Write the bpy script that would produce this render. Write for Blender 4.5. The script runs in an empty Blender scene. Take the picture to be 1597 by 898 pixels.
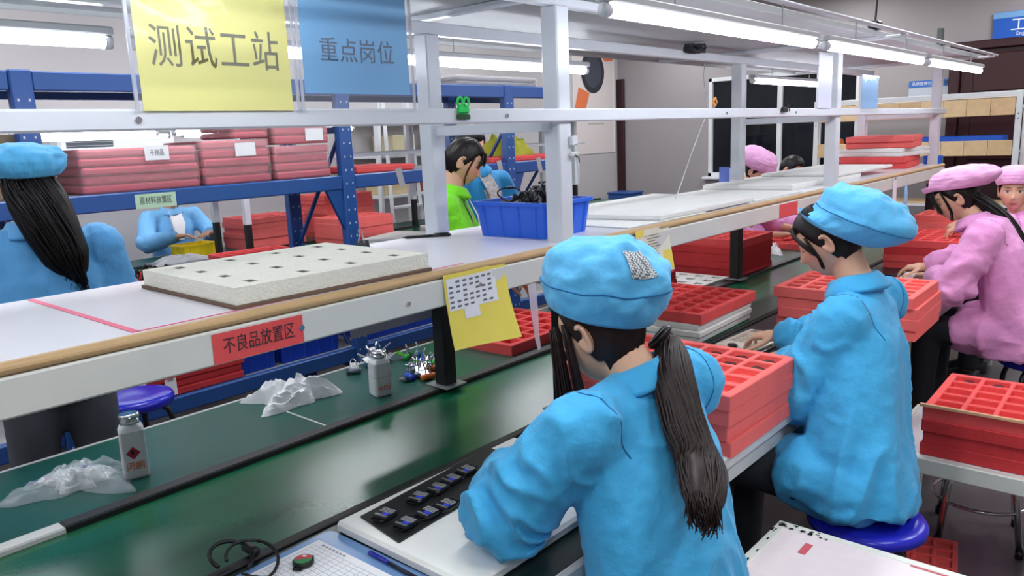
import bpy, math, random
import numpy as np
from mathutils import Vector, Matrix

# ------------------------------------------------------------------ camera, light, exposure
scn = bpy.context.scene
COL = scn.collection
random.seed(7)
F_PX, CXP, CYP, EYE = 1209.0, 798.5, 449.0, 1.62
RW = np.array([[0.75272144, -0.09643316, 0.65123811],
               [0.6571026, 0.17065234, -0.73423017],
               [-0.04033117, 0.98060105, 0.19182015]])
cam_data = bpy.data.cameras.new('camera')
cam_data.sensor_width = 36.0
cam_data.lens = F_PX / 1597.0 * 36.0
cam_data.clip_start = 0.05
cam = bpy.data.objects.new('camera', cam_data)
COL.objects.link(cam)
_m = Matrix([list(r) for r in RW]).to_4x4()
_m.translation = (0, 0, EYE)
cam.matrix_world = _m
scn.camera = cam
vs = scn.view_settings
vs.view_transform = 'Standard'
vs.look = 'None'
vs.gamma = 1.0
vs.use_curve_mapping = False
vs.exposure = 0.25
TUBE_STRENGTH = 15.0        # lamps over the lines
CEIL_POWER = 26.0           # ceiling fixtures of the hall (W each)
world = bpy.data.worlds.new('world')
scn.world = world
world.use_nodes = True
world.node_tree.nodes['Background'].inputs[0].default_value = (0.02, 0.025, 0.04, 1)
world.node_tree.nodes['Background'].inputs[1].default_value = 0.5   # night outside the windows


def at(px, py, x=None, y=None, z=None):
    """point of the room seen at a photo position, on the plane x=, y= or z="""
    d = RW @ np.array([px - CXP, -(py - CYP), -F_PX])
    if x is not None: t = x / d[0]
    elif y is not None: t = y / d[1]
    else: t = (z - EYE) / d[2]
    return Vector((d[0] * t, d[1] * t, EYE + d[2] * t))


# ------------------------------------------------------------------ materials
def lin(c):
    return tuple((v / 255 / 12.92) if v / 255 <= 0.04045 else ((v / 255 + 0.055) / 1.055) ** 2.4 for v in c)

_mats = {}
def mat(name, rgb, rough=0.5, metal=0.0, var=0.0, vscale=20.0, bump=0.0, bscale=200.0, alpha=1.0, trans=0.0,
        emit=0.0, spec=0.5, stretch=None, coat=0.0, sub=0.0):
    if name in _mats: return _mats[name]
    m = bpy.data.materials.new(name)
    m.use_nodes = True
    nt = m.node_tree
    b = nt.nodes['Principled BSDF']
    c = lin(rgb) + (1,)
    b.inputs['Base Color'].default_value = c
    b.inputs['Roughness'].default_value = rough
    b.inputs['Metallic'].default_value = metal
    b.inputs['Specular IOR Level'].default_value = spec
    b.inputs['Coat Weight'].default_value = coat
    b.inputs['Alpha'].default_value = alpha
    b.inputs['Transmission Weight'].default_value = trans
    if sub:
        b.inputs['Subsurface Weight'].default_value = sub
        b.inputs['Subsurface Radius'].default_value = (0.02, 0.008, 0.004)
        b.inputs['Subsurface Scale'].default_value = 0.3
    if emit:
        b.inputs['Emission Color'].default_value = c
        b.inputs['Emission Strength'].default_value = emit
    if var or bump:
        tc = nt.nodes.new('ShaderNodeTexCoord')
        src = tc.outputs['Object']
        if stretch:
            mp = nt.nodes.new('ShaderNodeMapping')
            mp.inputs['Scale'].default_value = stretch
            nt.links.new(src, mp.inputs[0]); src = mp.outputs[0]
    if var:
        n = nt.nodes.new('ShaderNodeTexNoise')
        n.inputs['Scale'].default_value = vscale
        n.inputs['Detail'].default_value = 5
        nt.links.new(src, n.inputs['Vector'])
        r = nt.nodes.new('ShaderNodeMapRange')
        r.inputs['From Min'].default_value = 0.25; r.inputs['From Max'].default_value = 0.75
        r.inputs['To Min'].default_value = 1 - var; r.inputs['To Max'].default_value = 1 + var
        nt.links.new(n.outputs['Fac'], r.inputs['Value'])
        mx = nt.nodes.new('ShaderNodeMix'); mx.data_type = 'RGBA'; mx.blend_type = 'MULTIPLY'
        mx.inputs['Factor'].default_value = 1
        mx.inputs[6].default_value = c
        nt.links.new(r.outputs[0], mx.inputs[7])
        nt.links.new(mx.outputs[2], b.inputs['Base Color'])
    if bump:
        n2 = nt.nodes.new('ShaderNodeTexNoise')
        n2.inputs['Scale'].default_value = bscale
        n2.inputs['Detail'].default_value = 4
        nt.links.new(src, n2.inputs['Vector'])
        bp = nt.nodes.new('ShaderNodeBump')
        bp.inputs['Strength'].default_value = bump
        bp.inputs['Distance'].default_value = 0.01
        nt.links.new(n2.outputs['Fac'], bp.inputs['Height'])
        nt.links.new(bp.outputs[0], b.inputs['Normal'])
    _mats[name] = m
    return m


# ------------------------------------------------------------------ mesh building
class MB:
    def __init__(s): s.v = []; s.f = []
    def add(s, vs_, fs_):
        o = len(s.v)
        s.v += [tuple(p) for p in vs_]
        s.f += [tuple(i + o for i in q) for q in fs_]
        return s
    def box(s, c, d, rot=None, bev=0.0):
        """box of centre c and full size d, edges chamfered by bev"""
        h = [x / 2 for x in d]
        b = min(bev, min(h) * 0.95)
        V = []; idx = {}
        for sx in (-1, 1):
            for sy in (-1, 1):
                for sz in (-1, 1):
                    k = (sx, sy, sz)
                    if b <= 0:
                        idx[k] = [len(V)] * 3; V.append((sx * h[0], sy * h[1], sz * h[2]))
                    else:
                        idx[k] = [len(V), len(V) + 1, len(V) + 2]
                        V += [(sx * h[0], sy * (h[1] - b), sz * (h[2] - b)), (sx * (h[0] - b), sy * h[1], sz * (h[2] - b)), (sx * (h[0] - b), sy * (h[1] - b), sz * h[2])]
        Fs = []
        g = lambda a, sx, sy, sz: idx[(sx, sy, sz)][a]
        for sgn in (-1, 1):
            q = [g(0, sgn, -1, -1), g(0, sgn, 1, -1), g(0, sgn, 1, 1), g(0, sgn, -1, 1)]
            Fs.append(q if sgn > 0 else q[::-1])
            q = [g(1, -1, sgn, -1), g(1, -1, sgn, 1), g(1, 1, sgn, 1), g(1, 1, sgn, -1)]
            Fs.append(q if sgn > 0 else q[::-1])
            q = [g(2, -1, -1, sgn), g(2, 1, -1, sgn), g(2, 1, 1, sgn), g(2, -1, 1, sgn)]
            Fs.append(q if sgn > 0 else q[::-1])
        if b > 0:
            for a in (-1, 1):
                for c2 in (-1, 1):
                    q = [g(0, a, c2, -1), g(1, a, c2, -1), g(1, a, c2, 1), g(0, a, c2, 1)]; Fs.append(q if a * c2 > 0 else q[::-1])
                    q = [g(0, a, -1, c2), g(0, a, 1, c2), g(2, a, 1, c2), g(2, a, -1, c2)]; Fs.append(q if a * c2 > 0 else q[::-1])
                    q = [g(1, -1, a, c2), g(2, -1, a, c2), g(2, 1, a, c2), g(1, 1, a, c2)]; Fs.append(q if a * c2 > 0 else q[::-1])
            for k in idx:
                q = idx[k]; Fs.append(q if k[0] * k[1] * k[2] > 0 else q[::-1])
        c = Vector(c)
        if rot is not None: V = [rot @ Vector(p) + c for p in V]
        else: V = [Vector(p) + c for p in V]
        return s.add(V, Fs)
    def loft(s, rings, cap=True, closed=False):
        n = len(rings[0]); V = []
        for r in rings: V += [tuple(p) for p in r]
        Fs = []
        m = len(rings)
        for i in range(m if closed else m - 1):
            a = i * n; b = ((i + 1) % m) * n
            for j in range(n):
                k = (j + 1) % n
                Fs.append((a + j, a + k, b + k, b + j))
        if cap and not closed:
            Fs.append(tuple(range(n))[::-1]); Fs.append(tuple((m - 1) * n + j for j in range(n)))
        return s.add(V, Fs)
    def tube(s, path, r, n=8, cap=True, flat=1.0, closed=False, up=None):
        P = [Vector(p) for p in path]; m = len(P)
        R = r if hasattr(r, '__len__') else [r] * m
        rings = []; prev = None
        for i in range(m):
            if closed: t = (P[(i + 1) % m] - P[i - 1]).normalized()
            else: t = (P[min(i + 1, m - 1)] - P[max(i - 1, 0)]).normalized()
            if prev is None:
                u = Vector(up) if up else (Vector((0, 0, 1)) if abs(t.z) < 0.9 else Vector((1, 0, 0)))
            else: u = prev
            u = (u - t * u.dot(t)).normalized(); prev = u
            w = t.cross(u)
            rings.append([P[i] + (u * math.cos(a) * flat + w * math.sin(a)) * R[i] for a in [2 * math.pi * k / n for k in range(n)]])
        return s.loft(rings, cap, closed)
    def cyl(s, p0, p1, r0, r1=None, n=16):
        return s.tube([p0, p1], [r0, r0 if r1 is None else r1], n)
    def lathe(s, prof, n=24, o=(0, 0, 0)):
        o = Vector(o)
        return s.loft([[o + Vector((r * math.cos(a), r * math.sin(a), z)) for a in [2 * math.pi * k / n for k in range(n)]] for r, z in prof])
    def prism(s, poly, z0, z1):
        return s.loft([[(x, y, z0) for x, y in poly], [(x, y, z1) for x, y in poly]])
    def ell(s, c, r, M=None, nu=16, nv=10):
        c = Vector(c); rings = []
        for i in range(nv + 1):
            th = math.pi * (i + 0.02) / (nv + 0.04)
            ring = []
            for k in range(nu):
                a = 2 * math.pi * k / nu
                p = Vector((r[0] * math.sin(th) * math.cos(a), r[1] * math.sin(th) * math.sin(a), -r[2] * math.cos(th)))
                ring.append(c + (M @ p if M is not None else p))
            rings.append(ring)
        return s.loft(rings)
    def cap(s, p0, p1, r0, r1=None, n=12):
        """capsule with a taper"""
        p0, p1 = Vector(p0), Vector(p1); r1 = r0 if r1 is None else r1
        t = p1 - p0; L = t.length
        t = t.normalized() if L > 1e-6 else Vector((0, 0, 1))
        path = []; rad = []
        for a in (88, 60, 30):
            path.append(p0 - t * r0 * math.sin(math.radians(a))); rad.append(r0 * math.cos(math.radians(a)))
        path += [p0, p1]; rad += [r0, r1]
        for a in (30, 60, 88):
            path.append(p1 + t * r1 * math.sin(math.radians(a))); rad.append(r1 * math.cos(math.radians(a)))
        return s.tube(path, rad, n)
    def mesh(s, name='m', smooth=False):
        me = bpy.data.meshes.new(name)
        me.from_pydata(s.v, [], s.f)
        me.update()
        if smooth:
            me.polygons.foreach_set('use_smooth', [True] * len(me.polygons))
        return me


def fix(me):
    import bmesh
    bm = bmesh.new(); bm.from_mesh(me)
    bmesh.ops.recalc_face_normals(bm, faces=bm.faces)
    bm.to_mesh(me); bm.free(); me.update()
    return me


def obj(name, me, m, parent=None, smooth=False, loc=None, rz=0.0):
    if isinstance(me, MB): me = me.mesh(name, smooth); fix(me)
    if m is not None and not me.materials:
        for q in (m if isinstance(m, (list, tuple)) else [m]): me.materials.append(q)
    o = bpy.data.objects.new(name, me)
    COL.objects.link(o)
    if parent is not None: o.parent = parent
    if loc is not None: o.location = loc
    if rz: o.rotation_euler = (0, 0, rz)
    return o


def thing(name, label, cat, loc=(0, 0, 0), rz=0.0, group=None):
    o = bpy.data.objects.new(name, None)
    COL.objects.link(o)
    o.empty_display_size = 0.05
    o.location = loc; o.rotation_euler = (0, 0, rz)
    return tag(o, label, cat, group)


def tag(o, label, cat, group=None):
    o['label'] = label; o['category'] = cat
    if group: o['group'] = group
    return o


def struct(o, kind='structure', label=None):
    o['kind'] = kind
    if label: o['label'] = label
    return o


def dup(root, loc, rz=0.0, label=None, group=None):
    r = root.copy(); COL.objects.link(r)
    r.location = loc; r.rotation_euler = (0, 0, rz)
    if label: r['label'] = label
    if group: r['group'] = group
    for ch in list(root.children):
        c = ch.copy(); COL.objects.link(c); c.parent = r
        for g in ch.children:
            d = g.copy(); COL.objects.link(d); d.parent = c
    return r


def text(body, size, m, parent=None, loc=(0, 0, 0), rot=None, name='lettering', sx=1.0, depth=0.0004, spacing=1.0, shear=0.0):
    """flat lettering as a mesh, centred, reading along +X with +Y up before rot"""
    c = bpy.data.curves.new('lettering', 'FONT')
    c.body = body; c.size = size; c.align_x = 'CENTER'; c.align_y = 'CENTER'; c.extrude = depth
    c.resolution_u = 3; c.space_character = spacing; c.shear = shear
    t = bpy.data.objects.new('t', c); COL.objects.link(t)
    dg = bpy.context.evaluated_depsgraph_get()
    me = bpy.data.meshes.new_from_object(t.evaluated_get(dg))
    bpy.data.objects.remove(t); bpy.data.curves.remove(c)
    M = Matrix.Translation(loc) @ (rot.to_4x4() if rot is not None else Matrix()) @ Matrix.Diagonal((sx, 1, 1, 1))
    me.transform(M); me.update()
    me.materials.clear()
    return obj(name, me, m, parent)


def basis(xd, yd):
    """rotation whose local X runs along xd and local Y along yd"""
    x = Vector(xd).normalized(); y = Vector(yd); y = (y - x * y.dot(x)).normalized(); z = x.cross(y)
    return Matrix((x, y, z)).transposed()

FACE_X = basis((0, 1, 0), (0, 0, 1))          # writing on a plane that faces +X (towards the near side)
FACE_MY = basis((1, 0, 0), (0, 0, 1))         # writing on a plane that faces -Y

ORD = ['topmost', 'second from the top', 'third from the top', 'fourth from the top', 'fifth from the top', 'sixth from the top',
       'seventh from the top', 'eighth from the top', 'ninth from the top', 'tenth from the top', 'eleventh from the top', 'twelfth from the top']
# ------------------------------------------------------------------ the hall
M_white = mat('white_paint', (226, 228, 232), 0.35, var=0.05, vscale=6)
M_whiteold = mat('cream_paint', (222, 224, 216), 0.4, var=0.06, vscale=5)
M_black = mat('black_rubber', (14, 15, 18), 0.5, var=0.15)
M_blackpl = mat('black_plastic', (18, 18, 22), 0.35)
M_chrome = mat('chrome', (210, 212, 215), 0.15, metal=1.0)
M_wall = mat('wall_paint', (160, 154, 156), 0.7, var=0.03, vscale=2)
M_wall2 = mat('wall_panel', (190, 185, 186), 0.6, var=0.02, vscale=2)
M_ceil = mat('ceiling_paint', (205, 205, 205), 0.8)
M_floor = mat('floor_paint', (92, 84, 86), 0.3, var=0.12, vscale=3, bump=0.05, bscale=40)
M_dark = mat('night_glass', (16, 20, 28), 0.05, spec=0.4)
M_brown = mat('dark_red_wood', (50, 14, 20), 0.4, var=0.15, vscale=3, stretch=(8, 8, 0.6))
M_alu = mat('aluminium', (190, 192, 195), 0.3, metal=0.9)

XW, YE, YB, XR, ZC = -7.4, 11.2, -3.0, 2.6, 3.4
def slab(name, c, d, m):
    return struct(obj(name, MB().box(c, d), m))
slab('floor', ((XW + XR) / 2, (YE + YB) / 2, -0.05), (XR - XW + 0.4, YE - YB + 0.4, 0.1), M_floor)
slab('ceiling', ((XW + XR) / 2, (YE + YB) / 2, ZC + 0.05), (XR - XW + 0.4, YE - YB + 0.4, 0.1), M_ceil)
slab('wall_left', (XW - 0.05, (YE + YB) / 2, ZC / 2), (0.1, YE - YB, ZC), M_wall2)
slab('wall_right', (XR + 0.05, (YE + YB) / 2, ZC / 2), (0.1, YE - YB, ZC), M_wall)
slab('wall_back', ((XW + XR) / 2, YB - 0.05, ZC / 2), (XR - XW, 0.1, ZC), M_wall)
# end wall with the window opening
wa = at(1104, 275, y=YE); wb = at(1296, 262, y=YE); wtop = at(1108, 122, y=YE)
WX0, WX1, WZ0, WZ1 = wa.x, wb.x + 0.35, wa.z, wtop.z
mb = MB()
mb.box(((XW + WX0) / 2, YE + 0.06, ZC / 2), (WX0 - XW, 0.12, ZC))
mb.box(((XR + WX1) / 2, YE + 0.06, ZC / 2), (XR - WX1, 0.12, ZC))
mb.box(((WX0 + WX1) / 2, YE + 0.06, WZ0 / 2), (WX1 - WX0, 0.12, WZ0))
mb.box(((WX0 + WX1) / 2, YE + 0.06, (ZC + WZ1) / 2), (WX1 - WX0, 0.12, ZC - WZ1))
struct(obj('wall_end', mb, M_wall))
w = thing('window_1', 'x', 'x'); del w['label'], w['category']; struct(w)
w.location = (WX0, YE, WZ0)
mb = MB(); W_, H_ = WX1 - WX0, WZ1 - WZ0
for (c, d) in (((W_ / 2, 0.03, 0.03), (W_, 0.07, 0.06)), ((W_ / 2, 0.03, H_ - 0.03), (W_, 0.07, 0.06)), ((0.03, 0.03, H_ / 2), (0.06, 0.07, H_)), ((W_ - 0.03, 0.03, H_ / 2), (0.06, 0.07, H_))):
    mb.box(c, d, bev=0.006)
obj('window_frame', mb, M_white, w)
for k in (1, 2, 3):
    mb = MB(); mb.box((W_ * k / 4, 0.03, H_ / 2), (0.07, 0.06, H_ - 0.1), bev=0.006)
    obj('mullion', mb, M_white, w)
for k in range(4):
    mb = MB(); mb.box((W_ * (k + 0.5) / 4, 0.05, H_ / 2), (W_ / 4 - 0.07, 0.01, H_ - 0.12))
    obj('pane', mb, M_dark, w)
mb = MB(); mb.box((W_ / 2, -0.03, -0.02), (W_ + 0.1, 0.18, 0.04), bev=0.008)
obj('window_sill', mb, M_white, w)
# narrow dark door frame by the corner
d0 = at(957, 200, y=YE); d1 = at(975, 200, y=YE); dt = at(965, 124, y=YE)
D = thing('door_1', 'x', 'x', (d0.x, YE, 0)); del D['label'], D['category']; struct(D)
dw = d1.x - d0.x
mb = MB(); mb.box((dw / 2, -0.02, dt.z / 2), (dw, 0.06, dt.z), bev=0.006); obj('door_post', mb, M_brown, D)
mb = MB(); mb.box((-0.06 - dw / 2, -0.02, dt.z - 0.06), (0.40, 0.06, 0.12), bev=0.006); obj('door_head', mb, M_brown, D)
mb = MB(); mb.box((-0.05 - dw / 2, 0.0, (dt.z - 0.12) / 2), (0.34, 0.03, dt.z - 0.12)); obj('door_leaf', mb, mat('pale_door', (176, 172, 172), 0.5), D)
# dark red double door at the right of the end wall
c0 = at(1485, 68, y=YE - 0.02)
D = thing('door_2', 'x', 'x', (c0.x, YE - 0.02, 0)); del D['label'], D['category']; struct(D)
DH = c0.z
mb = MB(); mb.box((0.06, -0.02, DH / 2), (0.12, 0.12, DH), bev=0.01); mb.box((1.94, -0.02, DH / 2), (0.12, 0.12, DH), bev=0.01); mb.box((1.0, -0.02, DH - 0.05), (2.0, 0.13, 0.10), bev=0.01)
obj('door_frame', mb, M_brown, D)
for k in (0, 1):
    mb = MB(); mb.box((0.12 + 0.44 + 0.88 * k, 0.0, (DH - 0.1) / 2), (0.875, 0.05, DH - 0.1), bev=0.008)
    leaf = obj('door_leaf', mb, M_brown, D)
    for (zc, zh) in ((0.55, 0.8), (1.45, 0.7), (2.15, 0.45)):
        if zc + zh / 2 < DH - 0.15:
            mb = MB(); mb.box((0.12 + 0.44 + 0.88 * k, -0.03, zc), (0.6, 0.02, zh), bev=0.012); obj('door_panel', mb, M_brown, leaf)
    mb = MB()
    x_ = 0.12 + (0.80 if k == 0 else 0.96); mb.tube([(x_, -0.03, 0.95), (x_, -0.08, 0.97), (x_, -0.08, 1.18), (x_, -0.03, 1.20)], 0.011, 8)
    obj('door_handle', mb, M_chrome, leaf, True)
# electrical cable on the ceiling side of the end wall is on the line frame; skirting boards
slab('baseboard_end', ((XW + c0.x) / 2, YE - 0.01, 0.06), (c0.x - XW - 0.05, 0.02, 0.12), M_whiteold)
slab('baseboard_left', (XW + 0.01, (YE + YB) / 2, 0.06), (0.02, YE - YB, 0.12), M_whiteold)

# ceiling fixtures of the hall
def ceiling_fixture(x, y, idx):
    t = thing('ceiling_light', 'white twin tube batten on the hall ceiling', 'light', (x, y, ZC), 0, 'ceiling battens of the hall')
    mb = MB(); mb.box((0, 0, -0.03), (0.2, 1.25, 0.06), bev=0.01); obj('batten', mb, M_white, t)
    for s in (-1, 1):
        mb = MB(); mb.cyl((0.055 * s, -0.6, -0.075), (0.055 * s, 0.6, -0.075), 0.014, n=10)
        obj('tube', mb, mat('ceiling_tube', (245, 250, 255), emit=6.0), t, True)
    L = bpy.data.lights.new('ceiling_lamp', 'AREA'); L.shape = 'RECTANGLE'; L.size = 0.3; L.size_y = 1.2; L.energy = CEIL_POWER; L.color = (0.95, 0.98, 1.0)
    lo = bpy.data.objects.new('lamp_light', L); COL.objects.link(lo); lo.parent = t; lo.location = (0, 0, -0.11)
k = 0
for x in (1.2, -1.2, -3.6, -6.0):
    for y in (-1.2, 1.6, 4.4, 7.2, 10.0):
        ceiling_fixture(x, y, k); k += 1

# ------------------------------------------------------------------ assembly line (near line, then the parallel one)
M_belt = mat('green_belt', (10, 86, 56), 0.24, var=0.08, vscale=3, bump=0.015, bscale=60, spec=0.5)
M_mat = mat('green_table_mat', (22, 82, 70), 0.33, var=0.10, vscale=4, bump=0.02, bscale=80)
M_nearmat = mat('dark_table_mat', (24, 44, 42), 0.3, var=0.08, vscale=5)
M_edge = mat('pale_edge', (206, 206, 204), 0.4, var=0.06)
M_steel = mat('grey_steel', (120, 124, 128), 0.4, metal=0.3)
ZT = 0.75
Y0, Y1 = -1.3, 6.7
def y_box(xa, xb, ya, yb, za, zb, bev=0.0, mb=None):
    return (mb or MB()).box(((xa + xb) / 2, (ya + yb) / 2, (za + zb) / 2), (xb - xa, yb - ya, zb - za), bev=bev)

def assembly_line(label, off, ya, yb, railsplit):
    t = thing('assembly_line', label, 'assembly line', (off - 1.7, ya, 0))
    L = yb - ya
    b = lambda xa, xb, y0, y1, za, zb, bev=0.0, mb=None: y_box(xa + 1.7, xb + 1.7, y0, y1, za, zb, bev, mb)
    obj('belt', b(-1.922, -1.462, 0, L, ZT - 0.03, ZT - 0.002, 0.002), M_belt, t)
    obj('worktop', b(-1.435, -0.895, 0, L, ZT - 0.03, ZT, 0.002), M_nearmat, t)
    obj('worktop', b(-2.45, -1.965, 0, L, ZT - 0.03, ZT, 0.002), M_mat, t)
    obj('edge_strip', b(-0.895, -0.875, 0, L, ZT - 0.035, ZT + 0.002, 0.003), M_edge, t)
    obj('edge_strip', b(-2.462, -2.45, 0, L, ZT - 0.035, ZT + 0.002, 0.002), M_edge, t)
    obj('belt_rail', b(-1.465, -1.437, 0, L, ZT - 0.05, ZT + 0.006, 0.003), M_black, t)
    obj('belt_rail', b(-1.965, -1.920, railsplit, L, ZT - 0.05, ZT + 0.014, 0.004), M_black, t)
    if railsplit > 0: obj('bare_rail', b(-1.965, -1.920, 0, railsplit, ZT - 0.05, ZT + 0.012, 0.004), M_edge, t)
    obj('belt_bed', b(-1.96, -1.44, 0, L, ZT - 0.22, ZT - 0.05), M_steel, t)
    for xa in (-2.44, -0.94):
        obj('apron', b(xa, xa + 0.04, 0, L, ZT - 0.10, ZT - 0.03), M_edge, t)
    y = 0.15
    while y < L:
        for xa in (-2.42, -1.95, -1.49, -0.95):
            obj('leg', b(xa, xa + 0.045, y, y + 0.045, 0, ZT - 0.05, 0.004), M_whiteold, t)
        obj('crossbar', b(-2.40, -0.93, y, y + 0.04, 0.14, 0.18), M_whiteold, t)
        y += 2.3
    return t
line1 = assembly_line('long green belt assembly line the blue and pink workers sit at', 0.0, Y0, Y1, 0.553 - Y0)
mb = MB(); mb.box((0, 0, 0), (0.49, 0.006, 0.0016)); obj('seam_strip', mb, M_edge, line1, loc=(-2.205 + 1.7, 1.333 - Y0, ZT + 0.0008))
OFF2 = -4.05
line2 = assembly_line('far assembly line behind the blue storage rack', OFF2, 0.6, 8.6, 0.0)

# ------------------------------------------------------------------ frame over the line: posts, rails, roof sheet
M_frame = mat('frame_white', (222, 226, 232), 0.3, var=0.04, vscale=7)
M_sheet = mat('roof_sheet_grey', (176, 178, 180), 0.45, var=0.04)
FX, RX = -1.455, -1.94
ZS = 1.297            # top of the shelf board
FRONT_Y = (-0.55, 1.875, 4.21, 6.30)
REAR_Y = (-0.55, 1.815, 4.13, 6.25)
fr = thing('line_frame', 'white square tube frame standing over the green belt', 'frame', (-1.7, 1.85, ZT))
def F(xa, xb, ya, yb, za, zb, bev=0.004):
    return y_box(xa + 1.7, xb + 1.7, ya - 1.85, yb - 1.85, za - ZT, zb - ZT, bev)
S = 0.03
def post(x, y, z0, zm, z1):
    p = obj('post', F(x - S, x + S, y - S, y + S, zm, z1), M_frame, fr)
    obj('black_sleeve', F(x - S + 0.002, x + S - 0.002, y - S + 0.002, y + S - 0.002, z0, zm), M_black, p)
    obj('base_plate', F(x - 0.055, x + 0.055, y - 0.05, y + 0.05, z0, z0 + 0.006, 0.002), M_steel, p)
    return p
for y in FRONT_Y: post(FX, y, ZT + 0.006, 1.16, 1.985)
for y in REAR_Y: post(RX, y, ZT + 0.014, 1.075, 1.955)
YA, YZ = -0.60, 6.42
obj('mid_rail', F(FX - 0.012 + 0.03, FX + 0.012 + 0.03, YA, YZ, 1.656, 1.694), M_frame, fr)
obj('top_rail', F(RX - 0.02, RX + 0.02, YA, YZ, 1.955, 1.995), M_frame, fr)
obj('top_rail', F(FX - 0.02, FX + 0.02, YA, YZ, 1.985, 2.012), M_frame, fr)
for y in FRONT_Y:
    obj('cross_bar', F(RX, FX, y - 0.07, y - 0.03, 1.630, 1.662), M_frame, fr)
    obj('cross_bar', F(-2.48, -1.24, y - 0.02, y + 0.02, 2.012, 2.032), M_frame, fr)
obj('shelf_beam', F(FX + 0.03, FX + 0.055, YA, YZ, 1.205, 1.275), M_whiteold, fr)
obj('shelf_beam', F(RX - 0.055, RX - 0.03, YA, YZ, 1.215, 1.275), M_whiteold, fr)
for y in FRONT_Y: obj('shelf_bracket', F(RX + 0.03, FX - 0.03, y - 0.02, y + 0.02, 1.235, 1.275), M_whiteold, fr)
obj('roof_sheet', F(-2.50, -1.22, YA, 6.50, 2.032, 2.038, 0.0), M_sheet, fr)
for xa in (-2.505, -1.225):
    obj('roof_lip', F(xa, xa + 0.012, YA, 6.50, 2.018, 2.045, 0.002), M_sheet, fr)
# screws on the rails
for (x_, y_, z_) in ((FX + 0.043, 0.62, 1.675), (FX + 0.043, 1.60, 1.675), (FX + 0.043, 2.9, 1.675), (FX + 0.043, 3.6, 1.675), (FX + 0.056, 0.9, 1.24), (FX + 0.056, 1.45, 1.24), (FX + 0.056, 1.20, 1.235)):
    mb = MB(); mb.cyl((x_ + 1.7 - 0.001, y_ - 1.85, z_ - ZT), (x_ + 1.7 + 0.003, y_ - 1.85, z_ - ZT), 0.006, n=8); obj('screw', mb, M_chrome, fr)

# shelf boards: white laminate with a pale wood edge
M_lam = mat('white_laminate', (238, 236, 242), 0.25, var=0.02, vscale=3)
M_oak = mat('wood_edge', (205, 170, 122), 0.5, var=0.12, vscale=10, stretch=(6, 1, 6))
def shelf_board(ya, yb, label):
    t = thing('shelf_board', label, 'shelf', (-1.7, ya, 1.275))
    obj('board', y_box(-0.30, 0.285, 0, yb - ya, 0, ZS - 1.275, 0.002), M_lam, t)
    mb = MB(); L = yb - ya
    ring = lambda y: [(0.285 + 0.016 * math.cos(a), y, 0.0115 + 0.0115 * math.sin(a)) for a in [math.pi * (k / 8 - 0.5) for k in range(9)]] + [(0.283, y, 0.023), (0.283, y, 0)]
    mb.loft([ring(0), ring(L)]); obj('wood_edging', mb, M_oak, t)
shelf_board(YA, 1.843, 'white shelf board with pale wood edge under the yellow sign')
shelf_board(1.846, 4.178, 'white shelf board with pale wood edge carrying the blue bin')
shelf_board(4.181, YZ, 'white shelf board at the far end carrying red trays')

# lamps over the line
M_tube = mat('tube_light', (240, 246, 255), emit=TUBE_STRENGTH)
M_hood = mat('lamp_hood', (198, 200, 202), 0.4)
LG = 'tube lamps over the near line'
def tube_lamp(x, ya, yb, label, zc=1.915, group=None, hoodm=M_hood, ztop=2.035):
    t = thing('tube_lamp', label, 'lamp', (x, ya, zc), 0, group)
    L = yb - ya
    mb = MB(); mb.box((0, L / 2, 0.028), (0.05, L, 0.022), bev=0.004); obj('housing', mb, hoodm, t)
    mb = MB(); mb.cyl((0, 0.02, 0), (0, L - 0.02, 0), 0.017, n=12); obj('tube', mb, M_tube, t, True)
    for y_ in (0.01, L - 0.01):
        mb = MB(); mb.cyl((0, y_ - 0.01, 0), (0, y_ + 0.01, 0), 0.018, n=12); obj('end_cap', mb, M_white, t, True)
    for y_ in (L * 0.25, L * 0.78):
        mb = MB(); mb.cyl((0, y_, 0.037), (0, y_, ztop - zc), 0.0025, n=6); obj('hanger', mb, M_chrome, t)
    return t
XF, XR_ = -1.133, -2.267
# hooks need something to hang from: the roof sheet reaches out to the lamps on angle arms
for y in FRONT_Y:
    obj('lamp_arm', F(-1.24, -1.115, y - 0.012, y + 0.012, 2.014, 2.030), M_frame, fr)
obj('lamp_carrier', F(XF - 0.015, XF + 0.015, -0.6, 6.45, 2.030, 2.042), M_frame, fr)
tube_lamp(XF, -0.55, 0.95, 'long white tube lamp above the near worktop, out over the camera side')
tube_lamp(XF, 1.655, 3.05, 'bright tube lamp along the roof edge, largest and nearest')
tube_lamp(XF, 3.16, 4.56, 'bright tube lamp along the roof edge, middle one')
tube_lamp(XF, 4.66, 5.97, 'bright tube lamp along the roof edge, far end one')
tube_lamp(XR_, -0.4, 0.95, 'tube lamp glowing at the left behind the yellow sign')
tube_lamp(XR_, 1.0, 1.93, 'tube lamp behind the blue sign on the far side')
tube_lamp(XR_, 1.97, 3.16, 'tube lamp seen left and right of the front post, far side')
tube_lamp(XR_, 5.02, 6.30, 'tube lamp in front of the dark window')
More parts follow.
